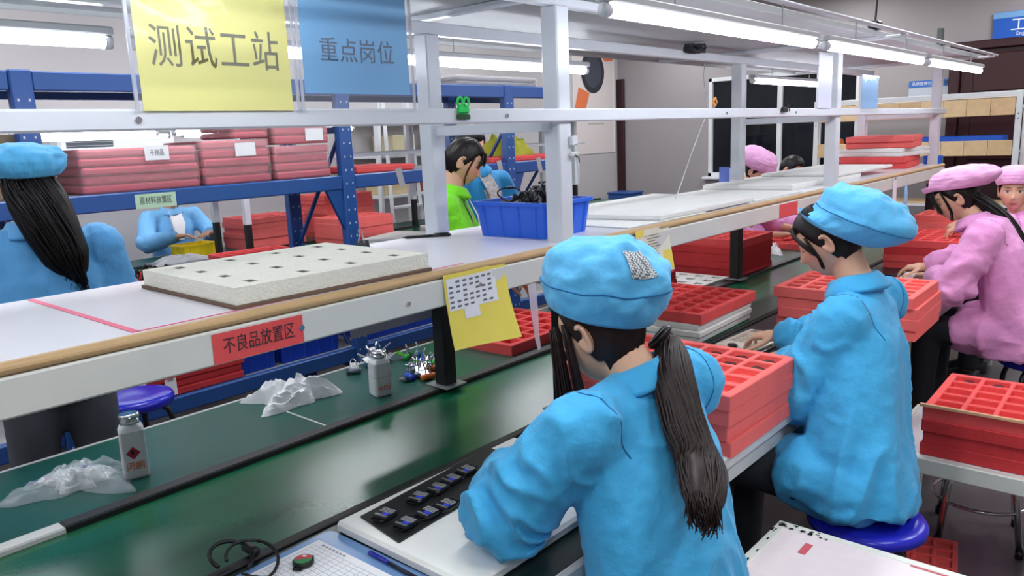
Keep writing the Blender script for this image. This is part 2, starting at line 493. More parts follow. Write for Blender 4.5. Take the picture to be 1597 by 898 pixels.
# lamps, posts and roof of the far line
fr2 = thing('line_frame', 'white frame with roof over the far assembly line', 'frame', (OFF2 - 1.7, 1.0, ZT))
def F2(xa, xb, ya, yb, za, zb, bev=0.003): return y_box(xa + 1.7, xb + 1.7, ya - 1.0, yb - 1.0, za - ZT, zb - ZT, bev)
for y in (1.0, 3.15, 5.3, 7.4):
    for x in (FX, RX):
        p = obj('post', F2(x - 0.025, x + 0.025, y - 0.025, y + 0.025, 1.03, 1.80), M_frame, fr2)
        obj('black_sleeve', F2(x - 0.023, x + 0.023, y - 0.023, y + 0.023, ZT + (0.006 if x == FX else 0.014), 1.03), M_black, p)
for x in (FX, RX):
    obj('top_rail', F2(x - 0.02, x + 0.02, 0.8, 7.6, 1.80, 1.83), M_frame, fr2)
    obj('mid_rail', F2(x - 0.012, x + 0.012, 0.8, 7.6, 1.50, 1.53), M_frame, fr2)
obj('roof_sheet', F2(-2.3, -1.1, 0.8, 7.6, 1.832, 1.838, 0.0), M_sheet, fr2)
tube_lamp(OFF2 - 1.15, 0.9, 2.4, 'tube lamp on near side of the far line, left one', 1.735, ztop=1.832)
tube_lamp(OFF2 - 1.15, 2.5, 4.0, 'tube lamp on near side of the far line, right one', 1.735, ztop=1.832)
tube_lamp(OFF2 - 2.25, 1.5, 3.0, 'tube lamp on far side of the far line, left one', 1.735, ztop=1.832)
tube_lamp(OFF2 - 2.25, 3.1, 4.6, 'tube lamp on far side of the far line, right one', 1.735, ztop=1.832)
# ------------------------------------------------------------------ foam trays
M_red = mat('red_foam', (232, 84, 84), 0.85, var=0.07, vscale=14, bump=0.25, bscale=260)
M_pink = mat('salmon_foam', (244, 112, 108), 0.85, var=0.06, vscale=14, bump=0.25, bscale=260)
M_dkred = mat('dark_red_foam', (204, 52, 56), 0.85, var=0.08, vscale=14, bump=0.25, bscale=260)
M_foam = mat('white_foam', (240, 240, 236), 0.8, var=0.03, vscale=14, bump=0.25, bscale=160)
M_card = mat('brown_card', (112, 88, 70), 0.7, var=0.1)

def cells(xs, ys, hmap, z0=0.0):
    """heightfield of rectangular cells: xs, ys grid lines; hmap[i][j] height of a cell; closed solid"""
    mb = MB(); nx, ny = len(xs) - 1, len(ys) - 1
    q = lambda *p: mb.add(p, [tuple(range(len(p)))])
    for i in range(nx):
        for j in range(ny):
            h = hmap[i][j]; x0, x1, y0, y1 = xs[i], xs[i + 1], ys[j], ys[j + 1]
            q((x0, y0, h), (x1, y0, h), (x1, y1, h), (x0, y1, h))
            hn = hmap[i + 1][j] if i + 1 < nx else z0
            if hn < h: q((x1, y0, hn), (x1, y1, hn), (x1, y1, h), (x1, y0, h))
            elif hn > h: q((x1, y1, h), (x1, y0, h), (x1, y0, hn), (x1, y1, hn))
            hn = hmap[i][j + 1] if j + 1 < ny else z0
            if hn < h: q((x1, y1, hn), (x0, y1, hn), (x0, y1, h), (x1, y1, h))
            elif hn > h: q((x0, y1, h), (x1, y1, h), (x1, y1, hn), (x0, y1, hn))
            if i == 0: q((x0, y1, z0), (x0, y0, z0), (x0, y0, h), (x0, y1, h))
            if j == 0: q((x0, y0, z0), (x1, y0, z0), (x1, y0, h), (x0, y0, h))
    q((xs[0], ys[0], z0), (xs[0], ys[-1], z0), (xs[-1], ys[-1], z0), (xs[-1], ys[0], z0))
    return mb

def tray_mesh(lx, ly, h, nx, ny, wall=0.016, edge=0.026, floor=0.022):
    def lines(L, n):
        p = (L - 2 * edge - (n - 1) * wall) / n; r = [-L / 2]; x = -L / 2 + edge
        for k in range(n): r += [x, x + p]; x += p + wall
        return r + [L / 2]
    xs, ys = lines(lx, nx), lines(ly, ny)
    hm = [[floor if (i % 2 and j % 2) else h for j in range(len(ys) - 1)] for i in range(len(xs) - 1)]
    mb = cells(xs, ys, hm)
    me = mb.mesh('tray')
    import bmesh
    bm = bmesh.new(); bm.from_mesh(me)
    bmesh.ops.remove_doubles(bm, verts=bm.verts, dist=1e-5)
    bmesh.ops.recalc_face_normals(bm, faces=bm.faces)
    es = [e for e in bm.edges if len(e.link_faces) == 2 and e.calc_face_angle(0) > 0.5]
    bmesh.ops.bevel(bm, geom=es, offset=0.003, segments=1, affect='EDGES')
    bm.to_mesh(me); bm.free(); me.update()
    return me
TRAY_L, TRAY_W, TRAY_H = 0.56, 0.44, 0.044
_tm = {}
def tray_me(kind, m):
    k = (kind, m.name)
    if k not in _tm:
        if kind == 'tray': me = tray_mesh(TRAY_L, TRAY_W, TRAY_H, 6, 5)
        elif kind == 'big': me = tray_mesh(0.62, 0.46, TRAY_H, 6, 5)
        elif kind == 'small': me = tray_mesh(0.36, 0.30, 0.032, 5, 4, 0.013, 0.02)
        elif kind == 'slab':
            mb = MB(); mb.box((0, 0, 0.02), (0.54, 0.43, 0.04), bev=0.006); me = mb.mesh('slab'); fix(me)
        elif kind == 'board':
            mb = MB(); mb.box((0, 0, 0.014), (0.54, 0.43, 0.028), bev=0.005); me = mb.mesh('board'); fix(me)
        me.materials.append(m); _tm[k] = me
    return _tm[k]
KH = {'tray': 0.044, 'big': 0.044, 'small': 0.032, 'slab': 0.04, 'board': 0.028}
def stack(kinds, loc, rz, desc, group, jitter=0.012, names=None):
    """kinds from the bottom up: (kind, material, name, colour word)"""
    z = loc[2]; n = len(kinds); out = []
    for i, (kind, m, nm, col) in enumerate(kinds):
        dx, dy = (random.uniform(-jitter, jitter), random.uniform(-jitter, jitter)) if i else (0, 0)
        o = bpy.data.objects.new(nm, tray_me(kind, m)); COL.objects.link(o)
        o.location = (loc[0] + dx, loc[1] + dy, z)
        o.rotation_euler = (0, 0, rz + random.uniform(-0.02, 0.02) * (i > 0))
        d = desc.replace('%', col)
        tag(o, (d if n == 1 else d + ', ' + ORD[n - 1 - i]), 'foam board' if kind in ('slab', 'board') else 'foam tray', group)
        z += KH[kind] + 0.0005
        out.append(o)
    return out
T = lambda m=M_red, k='tray', c='red': (k, m, 'foam_tray', c)
W = ('board', M_foam, 'foam_board', 'white')

# ------------------------------------------------------------------ near worktop
st1 = stack([T(M_pink, c='salmon')] * 4, (-1.145, 2.05, ZT + 0.0005), 0.0, '% foam pocket tray stacked right of front worker', 'trays beside the front worker', 0.01)
top1 = st1[-1]
M_watch = mat('watch_black', (20, 20, 24), 0.25)
M_wglass = mat('watch_glass', (32, 30, 34), 0.08)
M_silver = mat('brushed_silver', (176, 178, 182), 0.3, metal=0.8)
M_bluelbl = mat('blue_label', (48, 70, 235), 0.35)
M_grey_lbl = mat('grey_label', (150, 152, 156), 0.4)
def rrect(w, h, r, n=4):
    pts = []
    for (cx_, cy_, a0) in ((w / 2 - r, h / 2 - r, 0), (-w / 2 + r, h / 2 - r, 90), (-w / 2 + r, -h / 2 + r, 180), (w / 2 - r, -h / 2 + r, 270)):
        for k in range(n + 1):
            a = math.radians(a0 + 90 * k / n); pts.append((cx_ + r * math.cos(a), cy_ + r * math.sin(a)))
    return pts
def scale_ring(p, s): return [(x * s, y * s) for x, y in p]
def make_watch_head(label, group):
    """square smart watch module lying face down: case, lugs, printed back"""
    t = thing('watch_module', label, 'watch', (0, 0, 0), 0, group)
    p = rrect(0.042, 0.048, 0.010)
    mb = MB(); mb.loft([[(x * s, y * s, z) for x, y in p] for s, z in ((0.92, 0), (1.0, 0.002), (1.0, 0.008), (0.93, 0.011))]); obj('case', mb, M_watch, t)
    mb = MB()
    for s in (-1, 1): mb.tube([(-0.016, s * 0.023, 0.004), (-0.015, s * 0.031, 0.006), (0.015, s * 0.031, 0.006), (0.016, s * 0.023, 0.004)], 0.0016, 6)
    obj('lug_bar', mb, M_watch, t)
    mb = MB(); mb.box((0.0, 0.009, 0.0114), (0.034, 0.018, 0.0008)); obj('printed_label', mb, M_grey_lbl, t)
    mb = MB(); mb.box((0.006, -0.006, 0.0114), (0.018, 0.007, 0.0008)); obj('blue_strip', mb, M_bluelbl, t)
    mb = MB(); mb.box((0.0, -0.015, 0.0114), (0.034, 0.006, 0.0008)); obj('metal_plate', mb, M_silver, t)
    for k in range(3):
        mb = MB(); mb.box((0.0, 0.004 + 0.005 * k, 0.0120), (0.030, 0.0012, 0.0004)); obj('print_line', mb, M_watch, t)
    return t
wh = make_watch_head('square watch module', 'watch modules')
def make_dark_watch():
    t = thing('watch', 'black watch', 'watch')
    p = rrect(0.036, 0.040, 0.012)
    mb = MB(); mb.loft([[(x * s, y * s, z) for x, y in p] for s, z in ((0.9, 0), (1.0, 0.003), (1.0, 0.009), (0.94, 0.011))]); obj('case', mb, M_watch, t)
    mb = MB(); mb.loft([[(x * 0.86, y * 0.86, z) for x, y in p] for z in (0.0108, 0.0122)]); obj('glass', mb, M_wglass, t)
    mb = MB(); mb.cyl((0.018, 0, 0.006), (0.022, 0, 0.006), 0.004, n=8); obj('crown', mb, M_silver, t)
    return t
dw0 = make_dark_watch()
# watches lying in pockets of the top tray
px_ = (TRAY_L - 0.052 - 5 * 0.016) / 6; py_ = (TRAY_W - 0.052 - 4 * 0.016) / 5
used = [False]
def pocket(tr, i, j, fz=0.0222):
    x = -TRAY_L / 2 + 0.026 + px_ / 2 + i * (px_ + 0.016); y = -TRAY_W / 2 + 0.026 + py_ / 2 + j * (py_ + 0.016)
    c, s = math.cos(tr.rotation_euler[2]), math.sin(tr.rotation_euler[2])
    return (tr.location[0] + c * x - s * y, tr.location[1] + s * x + c * y, tr.location[2] + fz)
for k, (i, j) in enumerate(((2, 4), (3, 4), (2, 3), (3, 3), (5, 4), (5, 3), (4, 3), (4, 4))):
    p = pocket(top1, i, j)
    rowname = ('far', 'second')[4 - j]; cname = {2: 'leftmost filled', 3: 'second filled', 4: 'third filled', 5: 'rightmost'}[i]
    lb = f'dark watch in {cname} pocket of the {rowname} row, tray beside front worker'
    rz = random.uniform(-0.4, 0.4) + math.pi / 2
    if not used[0]: used[0] = True; dw0.location = p; dw0.rotation_euler = (0, 0, rz); dw0['label'] = lb; dw0['group'] = 'watches in the salmon tray'
    else: dup(dw0, p, rz, lb, 'watches in the salmon tray')

# white foam slab with a black plate of watch modules
mb = MB(); mb.box((0, 0, 0.014), (0.43, 0.62, 0.028), bev=0.007)
tag(obj('foam_board', mb, mat('white_pe_foam', (238, 238, 234), 0.55, var=0.02), loc=(-1.185, 1.25, ZT + 0.0005)), 'thick white foam slab under the front worker arms', 'foam board')
PA = [Vector((-1.365, 0.985)), Vector((-1.205, 0.962)), Vector((-1.235, 1.45)), Vector((-1.395, 1.45))]
mb = MB(); mb.prism([(p.x + 1.3, p.y - 1.2) for p in PA], 0, 0.004)
ZP = ZT + 0.029
tag(obj('black_plate', mb, M_black, loc=(-1.3, 1.2, ZP)), 'thin black rubber sheet holding rows of watch modules', 'sheet')
wpx = [(601, 802), (633, 816), (653, 776), (667, 800), (682, 762), (696, 788), (704, 748), (727, 734)]
rows_ = ['far row', 'near row', 'far row', 'near row', 'far row', 'near row', 'far row', 'far row']
nth = ['first from the clipboard', 'first from the clipboard', 'second from the clipboard', 'second from the clipboard', 'third from the clipboard', 'third from the clipboard', 'fourth from the clipboard', 'fifth from the clipboard']
for k, (a, b_) in enumerate(wpx):
    p = at(a, b_, z=ZP + 0.01); p.z = ZP + 0.0045
    rz = 0.12 + random.uniform(-0.12, 0.12)
    lb = f'square watch module on black sheet, {rows_[k]}, {nth[k]}'
    if k == 0: wh.location = p; wh.rotation_euler = (0, 0, rz); wh['label'] = lb; wh['group'] = 'watch modules on the black sheet'
    else: dup(wh, p, rz, lb, 'watch modules on the black sheet')

# clipboard with ruled sheet
M_paper = mat('paper', (240, 240, 244), 0.7)
M_line = mat('printed_line', (150, 155, 170), 0.7)
M_clipb = mat('blue_acrylic', (120, 160, 210), 0.2, alpha=0.85)
t = thing('clipboard', 'blue clipboard with a ruled record sheet at the bottom edge', 'clipboard', (-1.235, 0.76, ZT + 0.0005), 0.02)
mb = MB(); mb.prism(rrect(0.36, 0.36, 0.02), 0, 0.003); obj('board', mb, M_clipb, t)
sh = obj('record_sheet', MB().box((0.0, -0.02, 0.0036), (0.32, 0.31, 0.0008)), M_paper, t)
mb = MB()
for k in range(26): mb.box((0, -0.165 + 0.0112 * k, 0.0042), (0.30, 0.0007, 0.0002))
for k in range(15): mb.box((-0.150 + 0.0214 * k, -0.025, 0.0042), (0.0007, 0.28, 0.0002))
obj('ruling', mb, M_line, sh)
mb = MB()
for k in range(7): mb.box((-0.13 + 0.012 * k, 0.125, 0.0042), (0.008, 0.006, 0.0002))
obj('heading', mb, M_line, sh)
def pen(name, label, p0, p1, z, mbody, mcap, r=0.0045):
    p0, p1 = Vector((p0[0], p0[1], z + r)), Vector((p1[0], p1[1], z + r))
    t = thing(name, label, 'pen', (p0 + p1) / 2 - Vector((0, 0, r)))
    c = t.location
    d = (p1 - p0); q = lambda f: p0 + d * f - c
    mb = MB(); mb.tube([q(0.0), q(0.06), q(0.07), q(0.62)], [r * 0.3, r * 0.8, r, r], 10); obj('barrel', mb, mbody, t, True)
    mb = MB(); mb.tube([q(0.62), q(0.98), q(1.0)], [r * 1.08, r * 1.08, r * 0.7], 10); obj('cap', mb, mcap, t, True)
    mb = MB(); mb.tube([q(0.66) + Vector((0, 0, r * 1.3)), q(0.95) + Vector((0, 0, r * 1.3))], r * 0.3, 6); obj('clip', mb, mcap, t)
    return t
pen('ballpoint_pen', 'dark blue ballpoint pen in the gap beside the clipboard', (-1.08, 0.917), (-1.26, 0.922), ZT + 0.004, mat('pen_dark', (22, 26, 48), 0.3), mat('pen_blue', (36, 44, 160), 0.3))
wp = at(473, 875, z=ZT + 0.012)
t = thing('round_watch', 'round watch with red and green dial lying on clipboard', 'watch', (wp.x, wp.y, ZT + 0.0055), 0.5)
mb = MB(); mb.lathe([(0.019, 0), (0.0225, 0.002), (0.0225, 0.009), (0.020, 0.0115)], 28); obj('case', mb, M_watch, t, True)
for (nm, a0, a1, m_) in (('dial_half', 20, 200, mat('dial_red', (190, 36, 50), 0.15)), ('dial_half', 200, 380, mat('dial_green', (16, 120, 56), 0.15))):
    mb = MB(); mb.prism([(0.0185 * math.cos(math.radians(a0 + (a1 - a0) * k / 14)), 0.0185 * math.sin(math.radians(a0 + (a1 - a0) * k / 14))) for k in range(15)], 0.0113, 0.0122); obj(nm, mb, m_, t)
mb = MB(); mb.box((-0.002, 0.011, 0.0125), (0.008, 0.005, 0.0006)); obj('dial_window', mb, M_paper, t)
for s in (-1, 1):
    obj('lug', MB().tube([(-0.010, s * 0.019, 0.004), (-0.009, s * 0.028, 0.003), (0.009, s * 0.028, 0.003), (0.010, s * 0.019, 0.004)], 0.002, 6), M_watch, t)
cb = at(395, 885, z=ZT + 0.01)
mb = MB()
def arc(c, r, a0, a1, n=16, tilt=0.6, zc=0.0):
    return [(c[0] + r * math.cos(math.radians(a0 + (a1 - a0) * k / n)), c[1] + r * 0.8 * math.sin(math.radians(a0 + (a1 - a0) * k / n)), c[2] + zc + abs(math.sin(math.radians((a0 + (a1 - a0) * k / n) * 0.5))) * tilt * r) for k in range(n + 1)]
mb.tube(arc((0.0, 0.0, 0.004), 0.06, -60, 250), 0.0035, 8)
mb.tube(arc((-0.05, -0.02, 0.004), 0.05, 10, 290), 0.0045, 8)
mb.tube([(0.05, -0.02, 0.004), (0.09, -0.05, 0.006), (0.12, -0.12, 0.004)], 0.0035, 8)
mb.box((-0.06, 0.03, 0.012), (0.05, 0.02, 0.018), bev=0.004)
tag(obj('charging_cable', mb, M_blackpl, True and None, True, loc=(cb.x, cb.y, ZT + 0.006)), 'coiled black charging cable on the clipboard corner', 'cable')

# scale / reader in front of the second worker
t = thing('desk_calculator', 'pale desk calculator with grey display in front of second worker', 'calculator', (-1.305, 2.93, ZT + 0.0005), -0.05)
mb = MB(); mb.box((0, 0, 0.010), (0.17, 0.30, 0.020), bev=0.006); obj('body', mb, mat('calculator_cream', (226, 222, 212), 0.45), t)
mb = MB(); mb.box((0.0, 0.03, 0.0205), (0.13, 0.20, 0.002), bev=0.001); obj('key_field', mb, mat('calc_beige', (206, 196, 180), 0.5), t)
mb = MB(); mb.box((0.0, 0.115, 0.0215), (0.11, 0.04, 0.002), bev=0.001); obj('display', mb, mat('lcd_grey', (150, 150, 138), 0.25), t)
mb = MB(); n_ = 0
for i in range(4):
    for j in range(4):
        k_ = MB(); k_.box((-0.045 + 0.03 * i, -0.05 + 0.03 * j, 0.0225), (0.020, 0.018, 0.004), bev=0.002); obj('key', k_, mat('calc_key', (196, 188, 174), 0.5), t)
for k, (a, b_, lb) in enumerate(((1142, 538, 'black watch lying on the near corner of the calculator'),)):
    p = at(a, b_, z=ZT + 0.03); p.z = ZT + 0.0215
    dup(dw0, p, 0.6, lb, 'loose watches'); 
# strap of watches beside calculator
def watch_band(label, pts, z, name='watch_band'):
    c = Vector(pts[0]).to_3d(); c.z = z
    path = [Vector((p[0] - c.x, p[1] - c.y, 0.006)) for p in pts]
    mb = MB(); mb.tube(path, 0.011, 8, flat=0.45)
    t = thing(name, label, 'watch', c)
    obj('band', mb, M_watch, t)
    d = (path[-1] - path[0]).normalized(); n_ = Vector((-d.y, d.x, 0))
    for f in (0.2, 0.4, 0.6, 0.8):
        i = int(f * (len(path) - 1)); q = path[i]
        mb = MB(); mb.box((q.x, q.y, 0.011), (0.014, 0.014, 0.004), rot=basis(d, n_), bev=0.002); obj('link', mb, mat('band_green', (70, 90, 60), 0.3), t)
watch_band('black watch with green links lying beside the calculator', [at(x, y, z=ZT + 0.01)[:2] for x, y in ((1168, 556), (1180, 549), (1192, 544), (1204, 538), (1216, 532))], ZT + 0.0005)
watch_band('black watch strap lying behind the second worker hand', [at(x, y, z=ZT + 0.01)[:2] for x, y in ((1216, 519), (1228, 520), (1240, 523), (1252, 527))], ZT + 0.0005)
mb = MB(); mb.box((0, 0, 0.0015), (0.30, 0.24, 0.003)); tag(obj('paper_sheet', mb, M_paper, loc=(-1.06, 2.60, ZT + 0.0005), rz=0.1), 'white work sheet under the second worker forearm', 'paper')
# stack right behind the second worker
st2 = stack([T(M_pink, c='salmon')] * 4, (-1.07, 3.50, ZT + 0.0005), 0.03, '% foam tray stacked behind second blue worker on the worktop', 'trays behind the second blue worker', 0.012)
k = 0
for (i, j) in ((0, 0), (0, 1), (0, 2), (1, 0), (1, 1), (1, 2), (0, 3), (5, 0), (5, 1)):
    p = pocket(st2[-1], i, j)
    rn = ['first', 'second', 'third', 'fourth'][j]; cn = {0: 'far edge', 1: 'inner', 5: 'near edge'}[i]
    o = dup(dw0, p, 0.2, f'silver backed watch in {rn} pocket of the {cn} row, tray behind second worker', 'watches behind the second worker')
    for c in o.children:
        if c.name.startswith('glass'): c.data = c.data.copy(); c.data.materials[0] = M_silver
# items of the seated pink worker
stack([T(M_red)] * 2 + [T(M_dkred, c='dark red')] + [T(M_red)], (-1.16, 5.22, ZT + 0.0005), math.pi / 2, '% foam tray in low stack the pink worker reaches over', 'trays of the pink worker', 0.008)
t = thing('tablet_folder', 'white open notebook under the pink worker hands', 'notebook', (-1.07, 4.62, ZT + 0.0005), 0.05)
obj('cover', MB().box((0, 0, 0.003), (0.27, 0.36, 0.006), bev=0.001), mat('cover_grey', (120, 124, 128), 0.4), t)
obj('pages', MB().box((0, 0, 0.010), (0.25, 0.34, 0.008), bev=0.002), M_paper, t)
mb = MB(); mb.box((0, 0, 0.004), (0.16, 0.24, 0.008), bev=0.002)
tag(obj('mouse_mat', mb, M_blackpl, loc=(-1.33, 4.80, ZT + 0.0005), rz=0.1), 'flat black pad beside the pink worker notebook', 'pad')
st9 = stack([T(M_pink, c='salmon')] * 5, (-1.22, 6.15, ZT + 0.0005), math.pi / 2, '% foam tray in the furthest stack on the near worktop', 'far trays on the near worktop', 0.02)
mb = MB(); mb.box((0, 0, 0.002), (0.42, 0.35, 0.004)); tag(obj('foam_sheet', mb, M_foam, loc=(-1.22, 5.69, ZT + 0.0005), rz=0.1), 'thin white foam sheet between red stacks on worktop', 'foam sheet')

# ------------------------------------------------------------------ belt and far worktop
stack([W, W, W, T(M_red)], (-1.70, 3.06, ZT - 0.0015), math.pi / 2 + 0.03, '% foam board on the belt behind the front worker hat', 'boards on the belt', 0.015)
ob = [o for o in COL.objects if o.name.startswith('foam_tray') and o.get('group') == 'boards on the belt'][0]
ob['label'] = 'red foam pocket tray on three white boards on the belt'
stack([T(M_red)], (-2.235, 2.52, ZT + 0.0005), math.pi / 2 + 0.03, '% pocket tray lying alone on the green worktop beside black post', 'trays on the far worktop')
stack([W, W, T(M_red), T(M_dkred, c='dark red')], (-2.235, 3.30, ZT + 0.0005), math.pi / 2, '% foam piece in mixed stack behind the front post', 'trays on the far worktop')
# holed white board
xs = [-0.27]; 
def hole_board(lx, ly, h, nx, ny, hw, hl, m, mdark):
    def lines(L, n, w): 
        p = L / n; r = [-L / 2]
        for k in range(n): c = -L / 2 + p * (k + 0.5); r += [c - w / 2, c + w / 2]
        return r + [L / 2]
    xs, ys = lines(lx, nx, hw), lines(ly, ny, hl)
    hm = [[h * 0.3 if (i % 2 and j % 2) else h for j in range(len(ys) - 1)] for i in range(len(xs) - 1)]
    return cells(xs, ys, hm)
t = thing('foam_board', 'flat white foam board with dark cut-outs on the far worktop', 'foam board', (-2.2, 3.93, ZT + 0.0005), 0.0)
obj('foam', hole_board(0.42, 0.42, 0.02, 4, 4, 0.05, 0.045, M_foam, M_black), M_foam, t)
for i in range(4):
    for j in range(4):
        obj('cut_out', MB().box((-0.21 + 0.105 * (i + 0.5), -0.21 + 0.105 * (j + 0.5), 0.008), (0.046, 0.041, 0.004)), M_black, t)
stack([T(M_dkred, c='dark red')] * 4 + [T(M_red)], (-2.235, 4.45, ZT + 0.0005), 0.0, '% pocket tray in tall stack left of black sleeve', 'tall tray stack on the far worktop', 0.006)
t = thing('drink_pack', 'yellow green rounded pack by the far pink worker arm', 'pack', (-2.22, 6.02, ZT + 0.0005), 0.3)
mb = MB(); mb.lathe([(0.05, 0), (0.062, 0.01), (0.07, 0.06), (0.062, 0.12), (0.03, 0.145), (0.01, 0.148)], 20); obj('pack_body', mb, mat('yellow_green', (206, 220, 40), 0.4), t, True)
mb = MB(); mb.box((0.069, 0, 0.06), (0.004, 0.05, 0.03), bev=0.001); obj('printed_band', mb, mat('pack_red', (196, 96, 40), 0.5), t)
stack([T(M_red)] * 1, (-2.25, 5.60, ZT + 0.0005), 0.0, '% tray under the folded arms of the far pink worker', 'trays on the far worktop')

def crumple(lx, ly, h, seed, n=26, amp=1.0):
    rnd = random.Random(seed)
    ph = [(rnd.uniform(-9, 9), rnd.uniform(-9, 9), rnd.uniform(0, 6.28), rnd.uniform(0.4, 1)) for _ in range(9)]
    V = []; Fs = []
    for i in range(n + 1):
        for j in range(n + 1):
            u, v = i / n * 2 - 1, j / n * 2 - 1
            a = math.atan2(v, u); rr = max(abs(u), abs(v))
            edge = 0.72 + 0.22 * math.sin(3 * a + seed) + 0.12 * math.sin(7 * a + 2 * seed)
            x, y = u * lx / 2 * edge, v * ly / 2 * edge
            f = sum((1 - abs(math.sin(p[0] * u * 0.85 + p[1] * v * 0.85 + p[2] + 1.5 * math.sin(p[1] * u - p[0] * v * 0.7)))) * p[3] for p in ph) / 3.2
            z = h * (1 - rr ** 3) * (0.25 + 0.75 * f) * amp + 0.0015
            V.append((x, y, z))
    for i in range(n):
        for j in range(n):
            a = i * (n + 1) + j; Fs.append((a, a + n + 1, a + n + 2, a + 1))
    o = len(V)
    V += [(x, y, 0.0) for (x, y, z) in V]
    for i in range(n):
        for j in range(n):
            a = o + i * (n + 1) + j; Fs.append((a, a + 1, a + n + 2, a + n + 1))
    rim = [i * (n + 1) for i in range(n + 1)] + [n * (n + 1) + j for j in range(1, n + 1)] + [i * (n + 1) + n for i in range(n - 1, -1, -1)] + [j for j in range(n - 1, 0, -1)]
    for k in range(len(rim)):
        a, b = rim[k], rim[(k + 1) % len(rim)]; Fs.append((a, b, b + o, a + o))
    mb = MB(); mb.add(V, Fs); return mb
M_tissue = mat('white_tissue', (250, 250, 252), 0.85, bump=0.2, bscale=90)
tag(obj('tissue', crumple(0.20, 0.34, 0.075, 3), M_tissue, smooth=False, loc=(-2.285, 1.425, ZT + 0.0005), rz=-0.25), 'crumpled white tissue paper on the green worktop', 'tissue')
tag(obj('tissue', crumple(0.16, 0.30, 0.06, 5), M_tissue, loc=(-2.19, 5.22, ZT + 0.0005), rz=0.6), 'crumpled white tissue by the far pink worker arms', 'tissue')
M_poly = mat('clear_polythene', (225, 232, 238), 0.12, alpha=0.28, bump=0.6, bscale=30, spec=0.8)
t = thing('plastic_bag', 'clear plastic bag of white wipes on the green worktop', 'bag', (-2.185, 0.675, ZT + 0.0005), -0.55)
obj('wipes', crumple(0.12, 0.17, 0.045, 8, 18), M_tissue, t)
obj('film', crumple(0.24, 0.33, 0.062, 11, 22), M_poly, t, True)
pen('ballpoint_pen', 'blue pen lying half under the plastic bag', at(38, 760, z=ZT)[:2], at(140, 727, z=ZT)[:2], ZT + 0.0005, mat('pen_blue', (36, 44, 160), 0.3), mat('pen_blue', (36, 44, 160), 0.3))

# solvent pump bottles
M_hdpe = mat('milky_plastic', (222, 224, 226), 0.4, sub=0.0)
M_orange = mat('orange_print', (226, 112, 40), 0.5)
def bottle(label, loc, rz, h, letters, diamond, straw):
    t = thing('pump_bottle', label, 'bottle', loc, rz, 'solvent bottles on the green worktop')
    p = rrect(0.066, 0.066, 0.012)
    hb = h * 0.80
    mb = MB(); mb.loft([[(x * s, y * s, z) for x, y in p] for s, z in ((0.90, 0), (1.0, 0.006), (0.985, hb * 0.5), (0.96, hb * 0.93), (0.82, hb), (0.55, hb + 0.008))]); obj('bottle_body', mb, M_hdpe, t, False)
    mb = MB(); mb.lathe([(0.021, hb + 0.004), (0.0245, hb + 0.006), (0.0245, hb + 0.018), (0.022, hb + 0.019), (0.022, hb + 0.022), (0.026, hb + 0.024), (0.027, h - 0.004), (0.022, h), (0.012, h - 0.003)], 24); cp = obj('metal_pump_top', mb, M_chrome, t, True)
    mb = MB(); mb.tube([(0.02, 0, h - 0.006), (0.034, 0, h - 0.004), (0.040, 0, h - 0.007)], 0.003, 6); obj('lip', mb, M_chrome, cp)
    if straw: mb = MB(); mb.cyl((0.008, 0.005, h - 0.004), (0.03, 0.035, h + 0.028), 0.0022, n=6); obj('straw', mb, M_alu, t)
    if diamond:
        mb = MB(); d_ = 0.018; mb.add([(0.0337, -0.002, hb * 0.52 - d_), (0.0337, d_ - 0.002, hb * 0.52), (0.0337, -0.002, hb * 0.52 + d_), (0.0337, -d_ - 0.002, hb * 0.52)], [(0, 1, 2, 3)])
        dm = obj('hazard_diamond', mb, mat('hazard_red', (176, 28, 60), 0.45), t)
        mb = MB(); mb.tube([(0.0342, -0.002, hb * 0.52 - 0.004), (0.0342, -0.004, hb * 0.52 + 0.004), (0.0342, -0.001, hb * 0.52 + 0.010)], [0.004, 0.005, 0.001], 6, flat=0.1); obj('flame_mark', mb, M_black, dm)
    text(letters[0], 0.026, M_orange, t, (0.0335, 0.0, hb * 0.25), FACE_X, sx=0.9)
    if letters[1]: text(letters[1], 0.024, M_orange, t, (0, -0.0335, hb * 0.28), FACE_MY, sx=0.9)
    mb = MB(); mb.loft([[(x * s, y * s, z) for x, y in p] for s, z in ((1.0, hb * 0.55), (1.004, hb * 0.555), (1.0, hb * 0.56))], cap=False)
    if straw: obj('liquid_line', mb, M_grey_lbl, t)
bottle('white square solvent bottle with red hazard diamond and steel pump top', (-2.115, 0.80, ZT + 0.0005), -0.35, 0.178, ('丙酮', '丙'), True, False)
bottle('white square solvent bottle with straw, beside the clips', (-2.085, 1.635, ZT + 0.0005), -0.25, 0.158, ('m1b/', ''), False, True)

